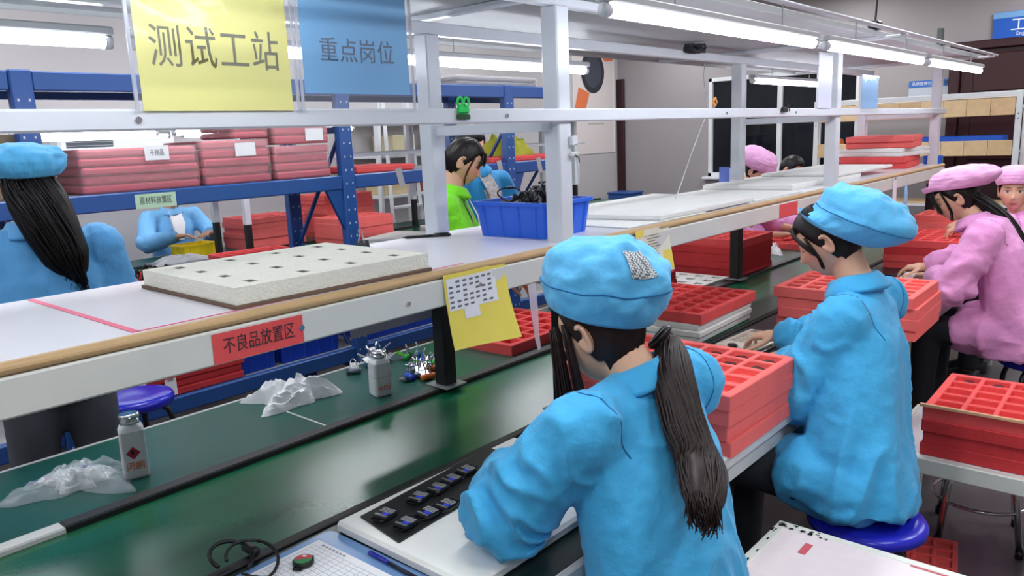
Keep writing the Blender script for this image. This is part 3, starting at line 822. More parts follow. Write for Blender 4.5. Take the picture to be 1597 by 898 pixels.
# heap of clips and wires behind the bottle
def bulldog_clip(label, loc, rz, m_):
    t = thing('spring_clip', label, 'clip', loc, rz, 'clips heaped behind the bottle')
    mb = MB(); mb.cyl((-0.018, 0, 0.008), (0.018, 0, 0.008), 0.008, n=10); obj('spring_barrel', mb, m_, t, True)
    mb = MB(); mb.box((0, 0.018, 0.014), (0.022, 0.026, 0.002), rot=Matrix.Rotation(0.5, 3, 'X')); mb.box((0, 0.014, 0.005), (0.03, 0.02, 0.002)); obj('jaw', mb, M_chrome, t)
    mb = MB(); mb.tube([(-0.008, -0.002, 0.014), (-0.006, 0.0, 0.034), (0.0, 0.004, 0.04), (0.006, 0.0, 0.034), (0.008, -0.002, 0.014)], 0.0018, 6); obj('wire_handle', mb, M_chrome, t)
    t.scale = (1.5, 1.5, 1.5); return t
cm = [mat('clip_blue', (26, 70, 190), 0.3), mat('clip_steel', (140, 146, 156), 0.3, metal=0.8), mat('clip_teal', (30, 110, 160), 0.3), mat('clip_green', (40, 170, 60), 0.4), mat('clip_orange', (220, 110, 40), 0.4)]
cn = ['blue', 'steel', 'teal', 'green', 'orange']
p0 = at(552, 583, z=ZT); bulldog_clip('dull steel spring clip lying apart left of the solvent bottle', (p0.x, p0.y, ZT + 0.0005), 0.8, cm[1])
lst = [(582, 572, 2, 'left of bottle neck'), (575, 562, 1, 'behind the bottle'), (636, 560, 3, 'at the back of heap'), (650, 570, 0, 'in the middle of heap'), (662, 566, 0, 'at the back beside the post'),
       (645, 582, 1, 'at the front of heap'), (658, 588, 1, 'front, nearest the post foot'), (670, 580, 4, 'beside the post'), (668, 592, 4, 'at the post foot'), (640, 592, 0, 'front, right of bottle'), (674, 572, 3, 'partly behind the post'), (590, 556, 2, 'behind the bottle shoulder'), (600, 566, 1, 'close behind the bottle body'), (652, 556, 2, 'furthest back right of bottle'), (664, 574, 2, 'mid heap beside post'), (648, 576, 2, 'low in mid heap'), (656, 582, 0, 'front mid heap')]
for (a, b_, k, wd) in lst:
    p = at(a, b_, z=ZT); bulldog_clip(f'{cn[k]} spring clip {wd} on green worktop', (p.x, p.y, ZT + 0.0005), random.uniform(0, 6), cm[k])

# ------------------------------------------------------------------ things on the shelf
ZL = ZS + 0.0005
M_tape = mat('pink_tape', (236, 110, 140), 0.6)
mb = MB(); mb.box((-1.71, 0.575, 0), (0.56, 0.014, 0.0006)); mb.box((-1.434, 1.0, 0), (0.006, 0.85, 0.0006))
tag(obj('marking_tape', mb, M_tape, loc=(0, 0, ZL + 0.0003)), 'pink marking tape stuck across the white shelf', 'tape')
t = thing('foam_board', 'white foam board with small cut-outs on a brown card', 'foam board', (-1.655, 1.045, ZL), -0.02)
obj('card_base', MB().box((0, 0, 0.004), (0.455, 0.53, 0.008), bev=0.001), M_card, t)
mbf = hole_board(0.44, 0.52, 0.036, 4, 4, 0.036, 0.022, M_foam, M_black)
M_fluff = mat('cream_foam', (244, 242, 228), 0.85, var=0.03, bump=0.5, bscale=120)
f_ = obj('foam', mbf, M_fluff, t); f_.location = (0, 0, 0.0085)
for i in range(4):
    for j in range(4):
        obj('cut_out', MB().box((-0.22 + 0.11 * (i + 0.5) + random.uniform(-.004, .004), -0.26 + 0.13 * (j + 0.5), 0.040), (0.034, 0.020, 0.006)), mat('cutout_dark', (70, 62, 56), 0.8), t)
# binder clip
p = at(563, 388, z=ZS)
t = thing('binder_clip', 'black binder clip with wire loop upright on shelf edge', 'clip', (p.x + 0.01, p.y, ZL), 0.3)
mb = MB(); mb.loft([[(-0.02, -0.012, 0), (0.02, -0.012, 0), (0.02, 0.012, 0), (-0.02, 0.012, 0)], [(-0.02, -0.003, 0.028), (0.02, -0.003, 0.028), (0.02, 0.003, 0.028), (-0.02, 0.003, 0.028)]]); obj('clip_body', mb, M_blackpl, t)
mb = MB(); mb.tube([(-0.012, -0.004, 0.012), (-0.006, -0.006, 0.048), (-0.009, -0.006, 0.058), (0, -0.006, 0.064), (0.009, -0.006, 0.058), (0.006, -0.006, 0.048), (0.012, -0.004, 0.012)], 0.0014, 6); obj('wire_loop', mb, M_chrome, t)
pen('marker_pen', 'black marker pen lying on the white shelf', at(628, 373, z=ZS)[:2], at(703, 368, z=ZS)[:2], ZL, mat('pen_black', (24, 24, 26), 0.35), mat('pen_black', (24, 24, 26), 0.35), 0.005)
# blue bin with cables
M_bin = mat('blue_bin', (42, 106, 228), 0.35, var=0.05)
def ribbed_bin(name, label, cat, loc, rz, lx, ly, h, m_, taper=0.9, nrib=(4, 4), lip=0.01, group=None):
    t = thing(name, label, cat, loc, rz, group)
    r1 = rrect(lx, ly, 0.012, 2); r0 = [(x * taper, y * taper) for x, y in r1]
    mb = MB()
    ring = lambda q, s, z: [(x * s, y * s, z) for x, y in q]
    mb.loft([ring(r0, 1, 0), ring(r1, 1, h), ring(r1, 0.965, h), ring(r0, 0.955, 0.006)]); obj('shell', mb, m_, t)
    mb = MB(); mb.loft([ring(r1, 1.0, h - 0.012), ring(r1, 1.05, h - 0.012), ring(r1, 1.05, h), ring(r1, 1.0, h)], cap=False, closed=True); obj('rim', mb, m_, t)
    for s in (-1, 1):
        for k in range(nrib[0]):
            f = -0.5 + (k + 0.5) / nrib[0]
            mb = MB(); mb.tube([(f * lx * taper, s * ly / 2 * taper, 0.004), (f * lx, s * ly / 2, h - 0.012)], 0.005, 4); obj('rib', mb, m_, t)
        for k in range(nrib[1]):
            f = -0.5 + (k + 0.5) / nrib[1]
            mb = MB(); mb.tube([(s * lx / 2 * taper, f * ly * taper, 0.004), (s * lx / 2, f * ly, h - 0.012)], 0.005, 4); obj('rib', mb, m_, t)
    return t
ribbed_bin('storage_bin', 'blue ribbed plastic bin of cables on the shelf', 'bin', (-1.66, 1.995, ZL), 0.03, 0.295, 0.26, 0.115, M_bin)
rnd = random.Random(5)
for k in range(7):
    path = []; c = Vector((rnd.uniform(-0.07, 0.07), rnd.uniform(-0.06, 0.06), rnd.uniform(0.10, 0.125))); rr = rnd.uniform(0.03, 0.06); ax = rnd.uniform(0, 3.14)
    for i in range(22):
        a = i / 21 * 6.0 * 1.3
        path.append((c.x + rr * math.cos(a) * math.cos(ax), c.y + rr * math.cos(a) * math.sin(ax) + 0.01 * math.sin(2 * a), c.z + rr * 0.62 * math.sin(a) + 0.012))
    mb = MB(); mb.tube(path, 0.0026, 6)
    q = path[-1]; mb.box((q[0], q[1], q[2]), (0.012, 0.03, 0.008), bev=0.002)
    tag(obj('usb_cable', mb, M_blackpl, None, True, loc=(-1.66, 1.995, ZL)), 'black looped cable lying in the blue bin', 'cable', 'cables in the blue bin')
for k in range(5):
    mb = MB(); mb.box((0, 0, 0.0), (0.03, 0.05, 0.014), bev=0.003)
    c = obj('charger_plug', mb, M_blackpl, loc=(-1.66 + rnd.uniform(-.09, .09), 1.995 + rnd.uniform(-.07, .07), ZL + 0.10), rz=rnd.uniform(0, 3)); c.rotation_euler[0] = 0.4
    tag(c, 'black connector plug lying among cables in bin', 'plug', 'plugs in the blue bin')
mb = crumple(0.27, 0.24, 0.05, 6, 20); mb.box((0, 0, -0.04), (0.20, 0.18, 0.08), bev=0.01)
tag(obj('cable_heap', mb, M_blackpl, loc=(-1.66, 1.995, ZL + 0.088)), 'tangled black cable heap filling the blue bin', 'cables')
# foam sheets along the shelf
def sheet(name, label, ps, z, h, m_, cat='foam sheet', group=None):
    c = sum((Vector(p) for p in ps), Vector((0, 0))) / len(ps)
    mb = MB(); pl = [(p[0] - c.x, p[1] - c.y) for p in ps]
    mb.loft([[(x * 0.985, y * 0.985, 0) for x, y in pl], [(x, y, h * 0.3) for x, y in pl], [(x, y, h * 0.8) for x, y in pl], [(x * 0.98, y * 0.98, h) for x, y in pl]])
    o = obj(name, mb, m_, loc=(c.x, c.y, z)); return tag(o, label, cat, group)
sheet('foam_sheet', 'thin white foam sheet under the long foam slab', [(-1.43, 2.22), (-1.42, 2.75), (-1.94, 2.80), (-1.95, 2.22)], ZL, 0.004, M_foam)
sheet('foam_slab', 'white foam slab on the shelf right of the front post', [(-1.425, 2.42), (-1.43, 3.20), (-1.96, 3.26), (-1.93, 2.34)], ZL + 0.0045, 0.022, M_foam)
sheet('foam_slab', 'long white foam slab by the middle post', [(-1.52, 3.86), (-1.50, 4.85), (-1.97, 4.9), (-1.97, 3.78)], ZL, 0.030, M_foam)
sheet('foam_sheet', 'white foam sheet between the slabs on shelf', [(-1.44, 3.25), (-1.44, 3.80), (-1.95, 3.75), (-1.95, 3.28)], ZL, 0.006, M_foam)
sheet('foam_slab', 'white foam slab on top, by the third post', [(-1.50, 4.45), (-1.48, 5.40), (-1.93, 5.45), (-1.93, 4.42)], ZL + 0.0305, 0.018, M_foam)
zz = ZL
S6 = [('big', M_dkred, 'foam_tray', 'dark red'), ('big', M_red, 'foam_tray', 'red')]
stack([('slab', M_red, 'foam_slab', 'red')] * 2, (-1.72, 5.98, ZL), math.pi / 2 + 0.1, '% foam slab at the far shelf end under white boards', 'foam on the shelf end', 0.01)
stack([W, W], (-1.70, 6.0, ZL + 0.0815), math.pi / 2 - 0.08, '% board between the red slabs at shelf end', 'foam on the shelf end', 0.01)
stack([('slab', M_pink, 'foam_slab', 'salmon')] * 2, (-1.71, 6.02, ZL + 0.139), math.pi / 2 + 0.15, '% foam slab on the white boards at shelf end', 'foam on the shelf end', 0.02)
p = at(1430, 253, x=-1.47)
ribbed_bin('storage_bin', 'small blue box at the far end of the shelf', 'bin', (-1.47, 6.36, ZL), 0, 0.11, 0.10, 0.06, M_bin, 0.95, (2, 2))

# papers and labels on the shelf beam
XB = FX + 0.0555
M_redp = mat('red_paper', (232, 84, 84), 0.6)
M_yel = mat('yellow_paper', (246, 226, 96), 0.55, var=0.03)
M_ink = mat('dark_ink', (60, 46, 50), 0.7)
def beam_paper(name, label, y0, y1, z0, z1, m_, x=XB, cat='label'):
    t = thing(name, label, cat, (x, (y0 + y1) / 2, z0))
    obj('paper', MB().box((0.0008, 0, (z1 - z0) / 2), (0.0012, y1 - y0, z1 - z0)), m_, t)
    return t
a, b_ = at(328, 512, x=XB), at(470, 487, x=XB)
t = beam_paper('shelf_label', 'red paper label with black characters on the shelf beam', a.y, b_.y, 1.208, 1.268, M_redp)
text('不良品放置区', 0.036, M_ink, t, (0.002, 0, 0.030), FACE_X, sx=(b_.y - a.y) * 0.80 / (0.036 * 6) )
def curled(name, label, y0, y1, ztop, zbot, m_, parts, curl=0.03, x=XB + 0.001):
    t = thing(name, label, 'paper', (x, (y0 + y1) / 2, zbot))
    n = 14; V = []; Fs = []
    def q(u, v):
        yy = (u - 0.5) * (y1 - y0); z = (1 - v) * (ztop - zbot)
        return (curl * v ** 2 * (0.6 + 0.6 * u) + 0.004 * math.sin(5 * u + 3 * v), yy + 0.01 * v * v, z - 0.012 * (u - 0.4) * v)
    def patch(u0, u1, v0, v1, off, m2, nm):
        mb = MB(); V = []; Fs = []
        for lay in (0, 1):
            for i in range(n + 1):
                for j in range(n + 1):
                    p = q(u0 + (u1 - u0) * i / n, v0 + (v1 - v0) * j / n); V.append((p[0] + off + lay * 0.0006, p[1], p[2]))
        N = (n + 1) ** 2
        for i in range(n):
            for j in range(n):
                k = i * (n + 1) + j; f = (k, k + 1, k + n + 2, k + n + 1); Fs += [f, tuple(x_ + N for x_ in f[::-1])]
        mb.add(V, Fs); return obj(nm, mb, m2, t, True)
    patch(0, 1, 0, 1, 0, m_, 'sheet')
    for (u0, u1, v0, v1, m2, nm) in parts: patch(u0, u1, v0, v1, 0.0009, m2, nm)
    return t, q
yp = (at(690, 430, x=XB).y, at(788, 405, x=XB).y)
t, q = curled('notice_paper', 'curled yellow notice with printed table hanging from shelf beam', yp[0], yp[1], 1.285, 1.085, M_yel, [(0.03, 0.82, 0.06, 0.48, M_paper, 'printed_table'), (0.25, 0.5, 0.48, 0.62, M_paper, 'printed_table')])
mb = MB()
for i in range(7):
    for j in range(6):
        if (i * 5 + j * 3) % 7 == 0: continue
        p = q(0.08 + 0.105 * i, 0.11 + 0.065 * j); mb.box((p[0] + 0.0024, p[1], p[2]), (0.0006, 0.013, 0.005))
obj('table_print', mb, mat('grey_ink', (110, 110, 110), 0.7), t)
yp = (at(990, 360, x=XB).y, at(1044, 347, x=XB).y)
t, q = curled('notice_paper', 'pale list sheet with yellow corners behind the front worker hat', yp[0], yp[1], 1.29, 1.135, mat('pale_list', (240, 238, 216), 0.6), [(0.78, 1.0, 0.55, 0.95, M_yel, 'yellow_corner'), (0.0, 0.2, 0.0, 0.14, M_yel, 'yellow_corner')], 0.008)
mb = MB()
for j in range(12):
    p = q(0.42, 0.15 + 0.065 * j); mb.box((p[0] + 0.0022, p[1], p[2]), (0.0005, 0.13 * (0.7 + 0.3 * math.sin(j * 2.1)), 0.0022))
obj('table_print', mb, mat('grey_ink', (110, 110, 110), 0.7), t)
a, b_ = at(1216, 312, x=XB), at(1244, 306, x=XB)
beam_paper('shelf_label', 'small plain red label on beam near the middle post', a.y, b_.y, 1.21, 1.27, M_redp)
# clear strip hanging under the beam
mb = MB(); mb.tube([(0, 0, 0), (0.003, 0.004, -0.08), (0.0, 0.016, -0.16), (0.004, 0.02, -0.2)], [0.02, 0.018, 0.012, 0.008], 6, flat=0.12, up=(1, 0, 0))
tag(obj('plastic_strip', mb, mat('clear_strip', (235, 225, 235), 0.2, alpha=0.45), loc=(XB - 0.005, at(830, 410, x=XB).y, 1.205)), 'clear plastic strip hanging from beam left of the hat', 'strip')
# grey translucent sheet under the rear beam
a, b_ = at(545, 500, x=RX - 0.06), at(680, 470, x=RX - 0.06)
t = thing('plastic_sheet', 'grey translucent document sheet hanging under the shelf', 'sheet', (RX - 0.06, (a.y + b_.y) / 2, 1.00))
obj('sheet', MB().box((0, 0, 0.105), (0.002, b_.y - a.y, 0.21)), mat('grey_film', (176, 176, 190), 0.3, alpha=0.8), t)
mb = MB(); mb.box((0.0016, 0.05, 0.14), (0.0006, 0.07, 0.06)); mb.box((0.0016, -0.08, 0.16), (0.0006, 0.05, 0.012)); obj('faint_print', mb, mat('faint_grey', (150, 150, 160), 0.6), t)

# ------------------------------------------------------------------ signs on the mid rail
XS = FX + 0.046
M_sleeve = mat('clear_sleeve', (236, 240, 246), 0.06, alpha=0.16, bump=0.25, bscale=14, spec=1.0)
M_ysign = mat('yellow_sign_paper', (240, 234, 128), 0.45)
M_bsign = mat('blue_sign_paper', (96, 178, 232), 0.45)
def sign(name, label, pl, pr, zb, zt, m_, body, mink, tsize, tz, margin, tsx):
    y0, y1 = at(pl[0], pl[1], x=XS).y, at(pr[0], pr[1], x=XS).y
    t = thing(name, label, 'sign', (XS, (y0 + y1) / 2, zb))
    w_ = y1 - y0; h = zt - zb
    obj('paper', MB().box((0, 0, h / 2 + margin[1]), (0.0012, w_ - 2 * margin[0], h - 2 * margin[1] * 0.6)), m_, t)
    n = 24; V = []; Fs = []
    mb = MB()
    for i in range(n + 1):
        for j in range(n + 1):
            u, v = i / n, j / n
            V.append((0.003 + 0.0012 * math.sin(9 * u + 4 * v) + 0.001 * math.sin(23 * v + 11 * u), (u - 0.5) * w_, v * h))
    for i in range(n):
        for j in range(n):
            k = i * (n + 1) + j; Fs.append((k, k + n + 1, k + n + 2, k + 1))
    mb.add(V, Fs); obj('sleeve', mb, M_sleeve, t, True)
    for s in (-1, 1): obj('sleeve_seam', MB().box((0.003, s * w_ / 2, h / 2), (0.004, 0.006, h)), mat('sleeve_edge', (205, 208, 220), 0.2, alpha=0.6), t)
    text(body, tsize, mink, t, (0.0012, 0.0, tz), FACE_X, sx=tsx, spacing=1.08)
    return t
sign('hanging_sign', 'large yellow sign in a clear sleeve on the rail', (203, 90), (458, 90), 1.690, 2.005, M_ysign, '测试工站', mat('sign_ink', (104, 100, 56), 0.7), 0.080, 0.108, (0.012, 0.0), 0.80)
sign('hanging_sign', 'light blue sign in a clear sleeve beside the yellow one', (465, 90), (641, 90), 1.690, 1.975, M_bsign, '重点岗位', mat('sign_ink_blue', (48, 84, 120), 0.7), 0.054, 0.122, (0.010, 0.022), 0.92)
# green clip on the rail
p = at(722, 172, x=XS)
t = thing('frog_clip', 'bright green plastic clip with two rings on the rail', 'clip', (XS - 0.003, p.y, 1.672))
M_gr = mat('bright_green', (40, 214, 100), 0.35)
obj('clip_jaw', MB().box((0.004, 0, 0.001), (0.008, 0.045, 0.012), bev=0.002), mat('dark_green', (20, 80, 40), 0.4), t)
obj('clip_body', MB().box((0.004, 0, 0.018), (0.010, 0.042, 0.018), bev=0.004), M_gr, t)
for s in (-1, 1):
    mb = MB(); mb.tube([(0.005, s * 0.011 + 0.009 * math.cos(a), 0.038 + 0.011 * math.sin(a)) for a in [k / 14 * 2 * math.pi for k in range(14)]], 0.0035, 6, closed=True); obj('ring', mb, M_gr, t, True)
# power socket on the front post with a dangling tie
t = thing('wire_clip', 'white cable clip with hanging strap on the front post', 'clip', (FX + 0.031, 1.90, 1.53))
obj('clip_block', MB().box((0.008, 0, 0.07), (0.016, 0.026, 0.03), bev=0.003), M_white, t)
obj('clip_block', MB().box((0.006, 0.004, 0.03), (0.012, 0.04, 0.014), bev=0.003), M_whiteold, t)
mb = MB(); mb.tube([(0.008, 0.01, 0.03), (0.012, 0.016, 0.0), (0.010, 0.02, -0.06)], [0.003, 0.004, 0.002], 6); obj('strap', mb, M_white, t)
mb = MB(); mb.tube([(0.012, 0.0, 0.028), (0.014, 0.018, 0.018), (0.012, 0.022, 0.004)], 0.0018, 6); obj('wire', mb, M_blackpl, t)
# black cable knot and cords in the frame
p = at(1068, 52, x=RX)
mb = MB(); rnd = random.Random(3)
for k in range(5): mb.tube([(rnd.uniform(-.01, .01) + 0.03 * math.cos(a + k), 0.045 * math.sin(a + k * 1.3), 0.018 * math.sin(2 * a + k)) for a in [i / 12 * 6.28 for i in range(13)]], 0.007, 6)
tag(obj('cable_bundle', mb, mat('grey_black_cable', (40, 40, 48), 0.5), None, True, loc=(RX + 0.05, p.y, 2.000)), 'knot of dark cable tied under the roof sheet', 'cable')
def cord(name, label, pts, r, m_, cat='cord'):
    c = Vector(pts[0]); mb = MB(); mb.tube([Vector(p) - c for p in pts], r, 6)
    return tag(obj(name, mb, m_, None, True, loc=c), label, cat)
c0_ = at(1100, 90, x=RX); c1_ = at(1104, 172, x=FX); c2_ = at(1052, 300, x=-1.7)
cord('white_string', 'thin white cord hanging from the top rail to the shelf', [(RX, at(1100, 88, x=RX).y, 1.957), (-1.85, at(1097, 120, x=-1.85).y, at(1097, 120, x=-1.85).z), at(1104, 172, x=-1.7), at(1080, 235, x=-1.7), (-1.70, at(1053, 298, x=-1.7).y, ZS + 0.022)], 0.0022, M_white)
p = at(1115, 162, x=FX + 0.05)
t = thing('flower_ornament', 'small orange flower ornament on the mid rail', 'ornament', (FX + 0.045, p.y, 1.695))
mb = MB()
for k in range(5):
    a = k * 1.2566; mb.ell((0.004, 0.012 * math.cos(a), 0.022 + 0.012 * math.sin(a)), (0.004, 0.008, 0.008), nu=8, nv=6)
obj('petals', mb, mat('ornament_orange', (224, 150, 70), 0.5), t, True)
mb = MB(); mb.ell((0.008, 0, 0.022), (0.004, 0.006, 0.006), nu=8, nv=6); obj('centre', mb, mat('ornament_brown', (140, 80, 40), 0.5), t, True)
obj('stem', MB().cyl((0.002, 0, 0), (0.002, 0, 0.014), 0.002, n=6), M_white, t)
p = at(1224, 172, x=FX + 0.05)
t = thing('binder_clip', 'black binder clip on the mid rail by the middle post', 'clip', (FX + 0.045, p.y, 1.680))
obj('clip_body', MB().box((0.004, 0, 0.008), (0.01, 0.06, 0.022), bev=0.003), M_blackpl, t)
mb = MB(); mb.tube([(0.006, 0.02, 0.01), (0.008, 0.045, 0.03), (0.006, 0.05, 0.0)], 0.003, 6); obj('wire_loop', mb, M_blackpl, t)
t = thing('wire_connector', 'black cable connector box on the roof edge above post', 'connector', (-1.22, 4.05, 2.046))
obj('box', MB().box((0, 0, 0.02), (0.05, 0.07, 0.04), bev=0.006), M_blackpl, t)
mb = MB(); mb.tube([(0, 0, 0.04), (0.0, 0.01, 0.12), (0.02, 0.05, 0.5), (0.0, 0.1, ZC - 2.046)], 0.005, 6); obj('supply_wire', mb, M_blackpl, t)
t = thing('wire_bracket', 'short dark bracket standing on the roof edge', 'bracket', (-1.225, 5.3, 2.046))
obj('plate', MB().box((0, 0, 0.05), (0.03, 0.04, 0.10), bev=0.003), mat('bracket_grey', (70, 74, 76), 0.5), t)
obj('foot', MB().box((0, 0, 0.003), (0.05, 0.06, 0.006), bev=0.002), mat('bracket_grey', (70, 74, 76), 0.5), t)
# glossy sheets near post C and rear
a, b_ = at(1277, 140, x=FX + 0.05), at(1298, 140, x=FX + 0.05)
t = thing('sleeve_sheet', 'white glossy sheet beside the middle front post', 'sheet', (FX + 0.046, (a.y + b_.y) / 2, 1.694))
obj('sheet', MB().box((0, 0, 0.13), (0.003, b_.y - a.y, 0.26)), mat('gloss_white', (222, 226, 246), 0.08), t)
obj('top_strip', MB().box((0.002, 0, 0.255), (0.002, b_.y - a.y, 0.012)), M_alu, t)
a, b_ = at(1345, 145, x=FX + 0.05), at(1370, 145, x=FX + 0.05)
t = thing('hanging_sign', 'small light blue sign hanging on the rail further along', 'sign', (FX + 0.046, (a.y + b_.y) / 2, at(1357, 174, x=FX + 0.05).z))
hh = at(1357, 117, x=FX + 0.05).z - t.location.z
obj('paper', MB().box((0, 0, hh * 0.55), (0.002, b_.y - a.y, hh * 0.9)), M_bsign, t)
obj('clear_sleeve', MB().box((0.002, 0, hh * 0.5), (0.001, b_.y - a.y + 0.015, hh)), M_sleeve, t)
# mask hanging at the shelf end
p = at(1412, 282, x=XB)
t = thing('face_mask', 'pale blue face mask hanging at the shelf end', 'mask', (XB + 0.005, p.y, 1.09))
mb = MB(); mb.loft([[(0.006 * math.cos(a), 0.055 * s * math.sin(a) + dy, z) for a in [k / 8 * 6.283 for k in range(8)]] for s, z, dy in ((0.25, 0.12, 0), (0.7, 0.06, 0.01), (1.0, 0.02, 0.0), (0.5, -0.03, -0.02))]); obj('mask_cloth', mb, mat('mask_blue', (150, 196, 236), 0.7), t, True)
mb = MB(); mb.tube([(0, 0, 0.115), (0.002, 0.006, 0.17), (0.0, 0.0, 0.19)], 0.0016, 6); obj('ear_loop', mb, M_white, t)
for k, (a_, b2) in enumerate(((1396, 268), (1340, 290))):
    p = at(a_, b2, x=XB); t = thing('paper_tag', ['white paper tag hanging below the red slabs at shelf end', 'small white tag on the shelf beam past the middle post'][k], 'tag', (XB + 0.003, p.y, 1.12 if k == 0 else 1.20))
    obj('tag', MB().box((0, 0, 0.08 if k == 0 else 0.03), (0.001, 0.08, 0.16 if k == 0 else 0.05)), M_paper, t)
    obj('tape', MB().box((0.0008, 0, 0.15 if k == 0 else 0.05), (0.0008, 0.04, 0.02)), M_grey_lbl, t)
# ------------------------------------------------------------------ blue storage rack
M_rack = mat('rack_blue', (40, 82, 150), 0.35, var=0.05, vscale=6)
M_rackd = mat('rack_shelf_grey', (150, 150, 152), 0.5)
RXF, RXB = -3.9, -4.5
rk = thing('storage_rack', 'blue steel pallet rack with bundles of red foam', 'rack', ((RXF + RXB) / 2, 2.9, 0))
def K(xa, xb, ya, yb, za, zb, bev=0.003): return y_box(xa + 4.2, xb + 4.2, ya - 2.9, yb - 2.9, za, zb, bev)
RY = (-0.1, 1.22, 2.92, 4.42, 5.12)
for y in RY:
    for x in (RXF, RXB):
        u = obj('upright', K(x - 0.03, x + 0.03, y - 0.045, y + 0.045, 0, 1.99, 0.006), M_rack, rk)
        mb = MB()
        for k in range(23):
            z = 0.1 + 0.08 * k
            for s in (-1, 1): mb.box((x + 0.0305 + 4.2, y - 2.9 + s * 0.022, z), (0.002, 0.008, 0.012))
        so = struct(obj('slot_holes', mb, mat('slot_pale', (196, 204, 220), 0.5), u), 'stuff')
        obj('foot_plate', K(x - 0.05, x + 0.05, y - 0.06, y + 0.06, 0, 0.006, 0.001), M_rack, u)
    for z in (0.22, 0.95, 1.7):
        obj('side_brace', K(RXB + 0.03, RXF - 0.03, y - 0.012, y + 0.012, z - 0.02, z + 0.02), M_rack, rk)
    mb = MB(); mb.cyl((RXB + 4.23, y - 2.9, 0.95), (RXF + 4.17, y - 2.9, 0.24), 0.014, n=6); obj('side_brace', mb, M_rack, rk)
    mb = MB(); mb.cyl((RXB + 4.23, y - 2.9, 0.97), (RXF + 4.17, y - 2.9, 1.68), 0.014, n=6); obj('side_brace', mb, M_rack, rk)
LV = (0.36, 1.43, 1.985)
for z in LV:
    for i in range(4):
        for x in (RXF, RXB):
            obj('beam', K(x - 0.022, x + 0.022, RY[i] + 0.045, RY[i + 1] - 0.045, z - 0.085, z, 0.006), M_rack, rk)
        obj('shelf_panel', K(RXB + 0.022, RXF - 0.022, RY[i] + 0.03, RY[i + 1] - 0.03, z - 0.02, z - 0.001, 0.0), M_rackd, rk)
for y, s in ((2.92, -1), (4.42, 1)):
    mb = MB(); mb.loft([[(RXF + 4.2 + d, y - 2.9 + s * a, z) for a, z in ((0.045, 1.345), (0.16, 1.345), (0.045, 1.10))] for d in (-0.012, 0.012)]); obj('gusset', mb, M_rack, rk)
# bundles of red foam sheets in shrink wrap
M_wrapred = mat('wrapped_red_foam', (206, 78, 98), 0.7, var=0.08, vscale=12)
M_wrap = mat('shrink_wrap', (244, 234, 238), 0.16, alpha=0.2, bump=1.0, bscale=34, spec=0.8, stretch=(1, 3, 1))
def bundle(label, y0, y1, z0, n, hs, depth=0.46, x=RXF + 0.02, note=None, rot=0.0):
    w_ = y1 - y0
    t = thing('foam_bundle', label, 'foam bundle', (x - depth / 2, (y0 + y1) / 2, z0), rot, 'wrapped foam bundles on the rack')
    for k in range(n):
        mb = MB(); mb.box((random.uniform(-.006, .006), random.uniform(-.006, .006), hs * (k + 0.5)), (depth - 0.02, w_ - 0.02, hs - 0.003), bev=0.01)
        obj('foam_sheet', mb, M_wrapred, t)
    n2 = 18; mb = MB(); H = hs * n
    p = rrect(depth, w_, 0.03, 5)
    rings = []
    for z, s in ((0.002, 0.985), (H * 0.2, 1.0), (H * 0.5, 1.005), (H * 0.8, 1.0), (H + 0.003, 0.985)):
        rings.append([(x_ * s * (1 + 0.006 * math.sin(i * 2.3 + z * 60)), y_ * s * (1 + 0.004 * math.sin(i * 3.1 + z * 40)), z) for i, (x_, y_) in enumerate(p)])
    rings.append([(x_ * 0.5, y_ * 0.6, H + 0.006) for x_, y_ in p])
    mb.loft(rings, cap=True); obj('plastic_wrap', mb, M_wrap, t, True)
    if note is not None:
        f, zf, lines_ = note
        nn = obj('paper_note', MB().box((depth / 2 + 0.006, f * w_, H * zf), (0.001, 0.12, 0.07)), M_paper, t)
        if lines_: text(lines_, 0.034, mat('note_ink', (70, 70, 74), 0.7), nn, (depth / 2 + 0.0068, f * w_, H * zf), FACE_X, sx=0.7)
    return t
yb = lambda a, zpx=270: at(a, zpx, x=RXF).y
ZR = LV[1] + 0.0005
bundle('wrapped bundle of red foam sheets on the rack, leftmost, with note', yb(122), yb(312), ZR, 5, 0.042, note=(0.12, 0.86, '不良品'))
bundle('wrapped bundle of red foam sheets on the rack, middle', yb(316), yb(424), ZR, 5, 0.046, note=(0.1, 0.78, None))
bundle('wrapped bundle of red foam sheets on the rack, beside upright', yb(428), yb(516), ZR, 4, 0.047)
bundle('short wrapped red bundle lying on top of the middle bundle', yb(368), yb(424), ZR + 0.238, 2, 0.036, 0.40)
bundle('wrapped red bundle on top of the one beside upright', yb(430), yb(516), ZR + 0.195, 2, 0.052, 0.42, note=(0.2, 0.5, None))
# label on the beam
a, b_ = at(211, 308, x=RXF + 0.03), at(275, 305, x=RXF + 0.03)
t = thing('rack_label', 'pale green paper label on the rack beam', 'label', (RXF + 0.0225, (a.y + b_.y) / 2, 1.345))
obj('paper', MB().box((0.0008, 0, 0.035), (0.0012, b_.y - a.y, 0.07)), mat('green_paper', (186, 216, 186), 0.6), t)
text('原材料放置区', 0.04, mat('note_ink', (70, 70, 74), 0.7), t, (0.002, 0, 0.035), FACE_X, sx=(b_.y - a.y) * 0.8 / 0.24)
# brown carton beyond the standing worker
t = thing('carton', 'brown cardboard carton on the rack behind standing worker', 'carton', (-4.22, 1.0, ZR))
mb = MB(); mb.box((0, 0, 0.145), (0.44, 0.62, 0.29), bev=0.004); obj('box', mb, mat('carton_brown', (158, 138, 116), 0.7, var=0.05), t)
obj('sealing_tape', MB().box((0, 0, 0.2905), (0.444, 0.05, 0.002)), mat('tape_tan', (176, 158, 130), 0.3), t)
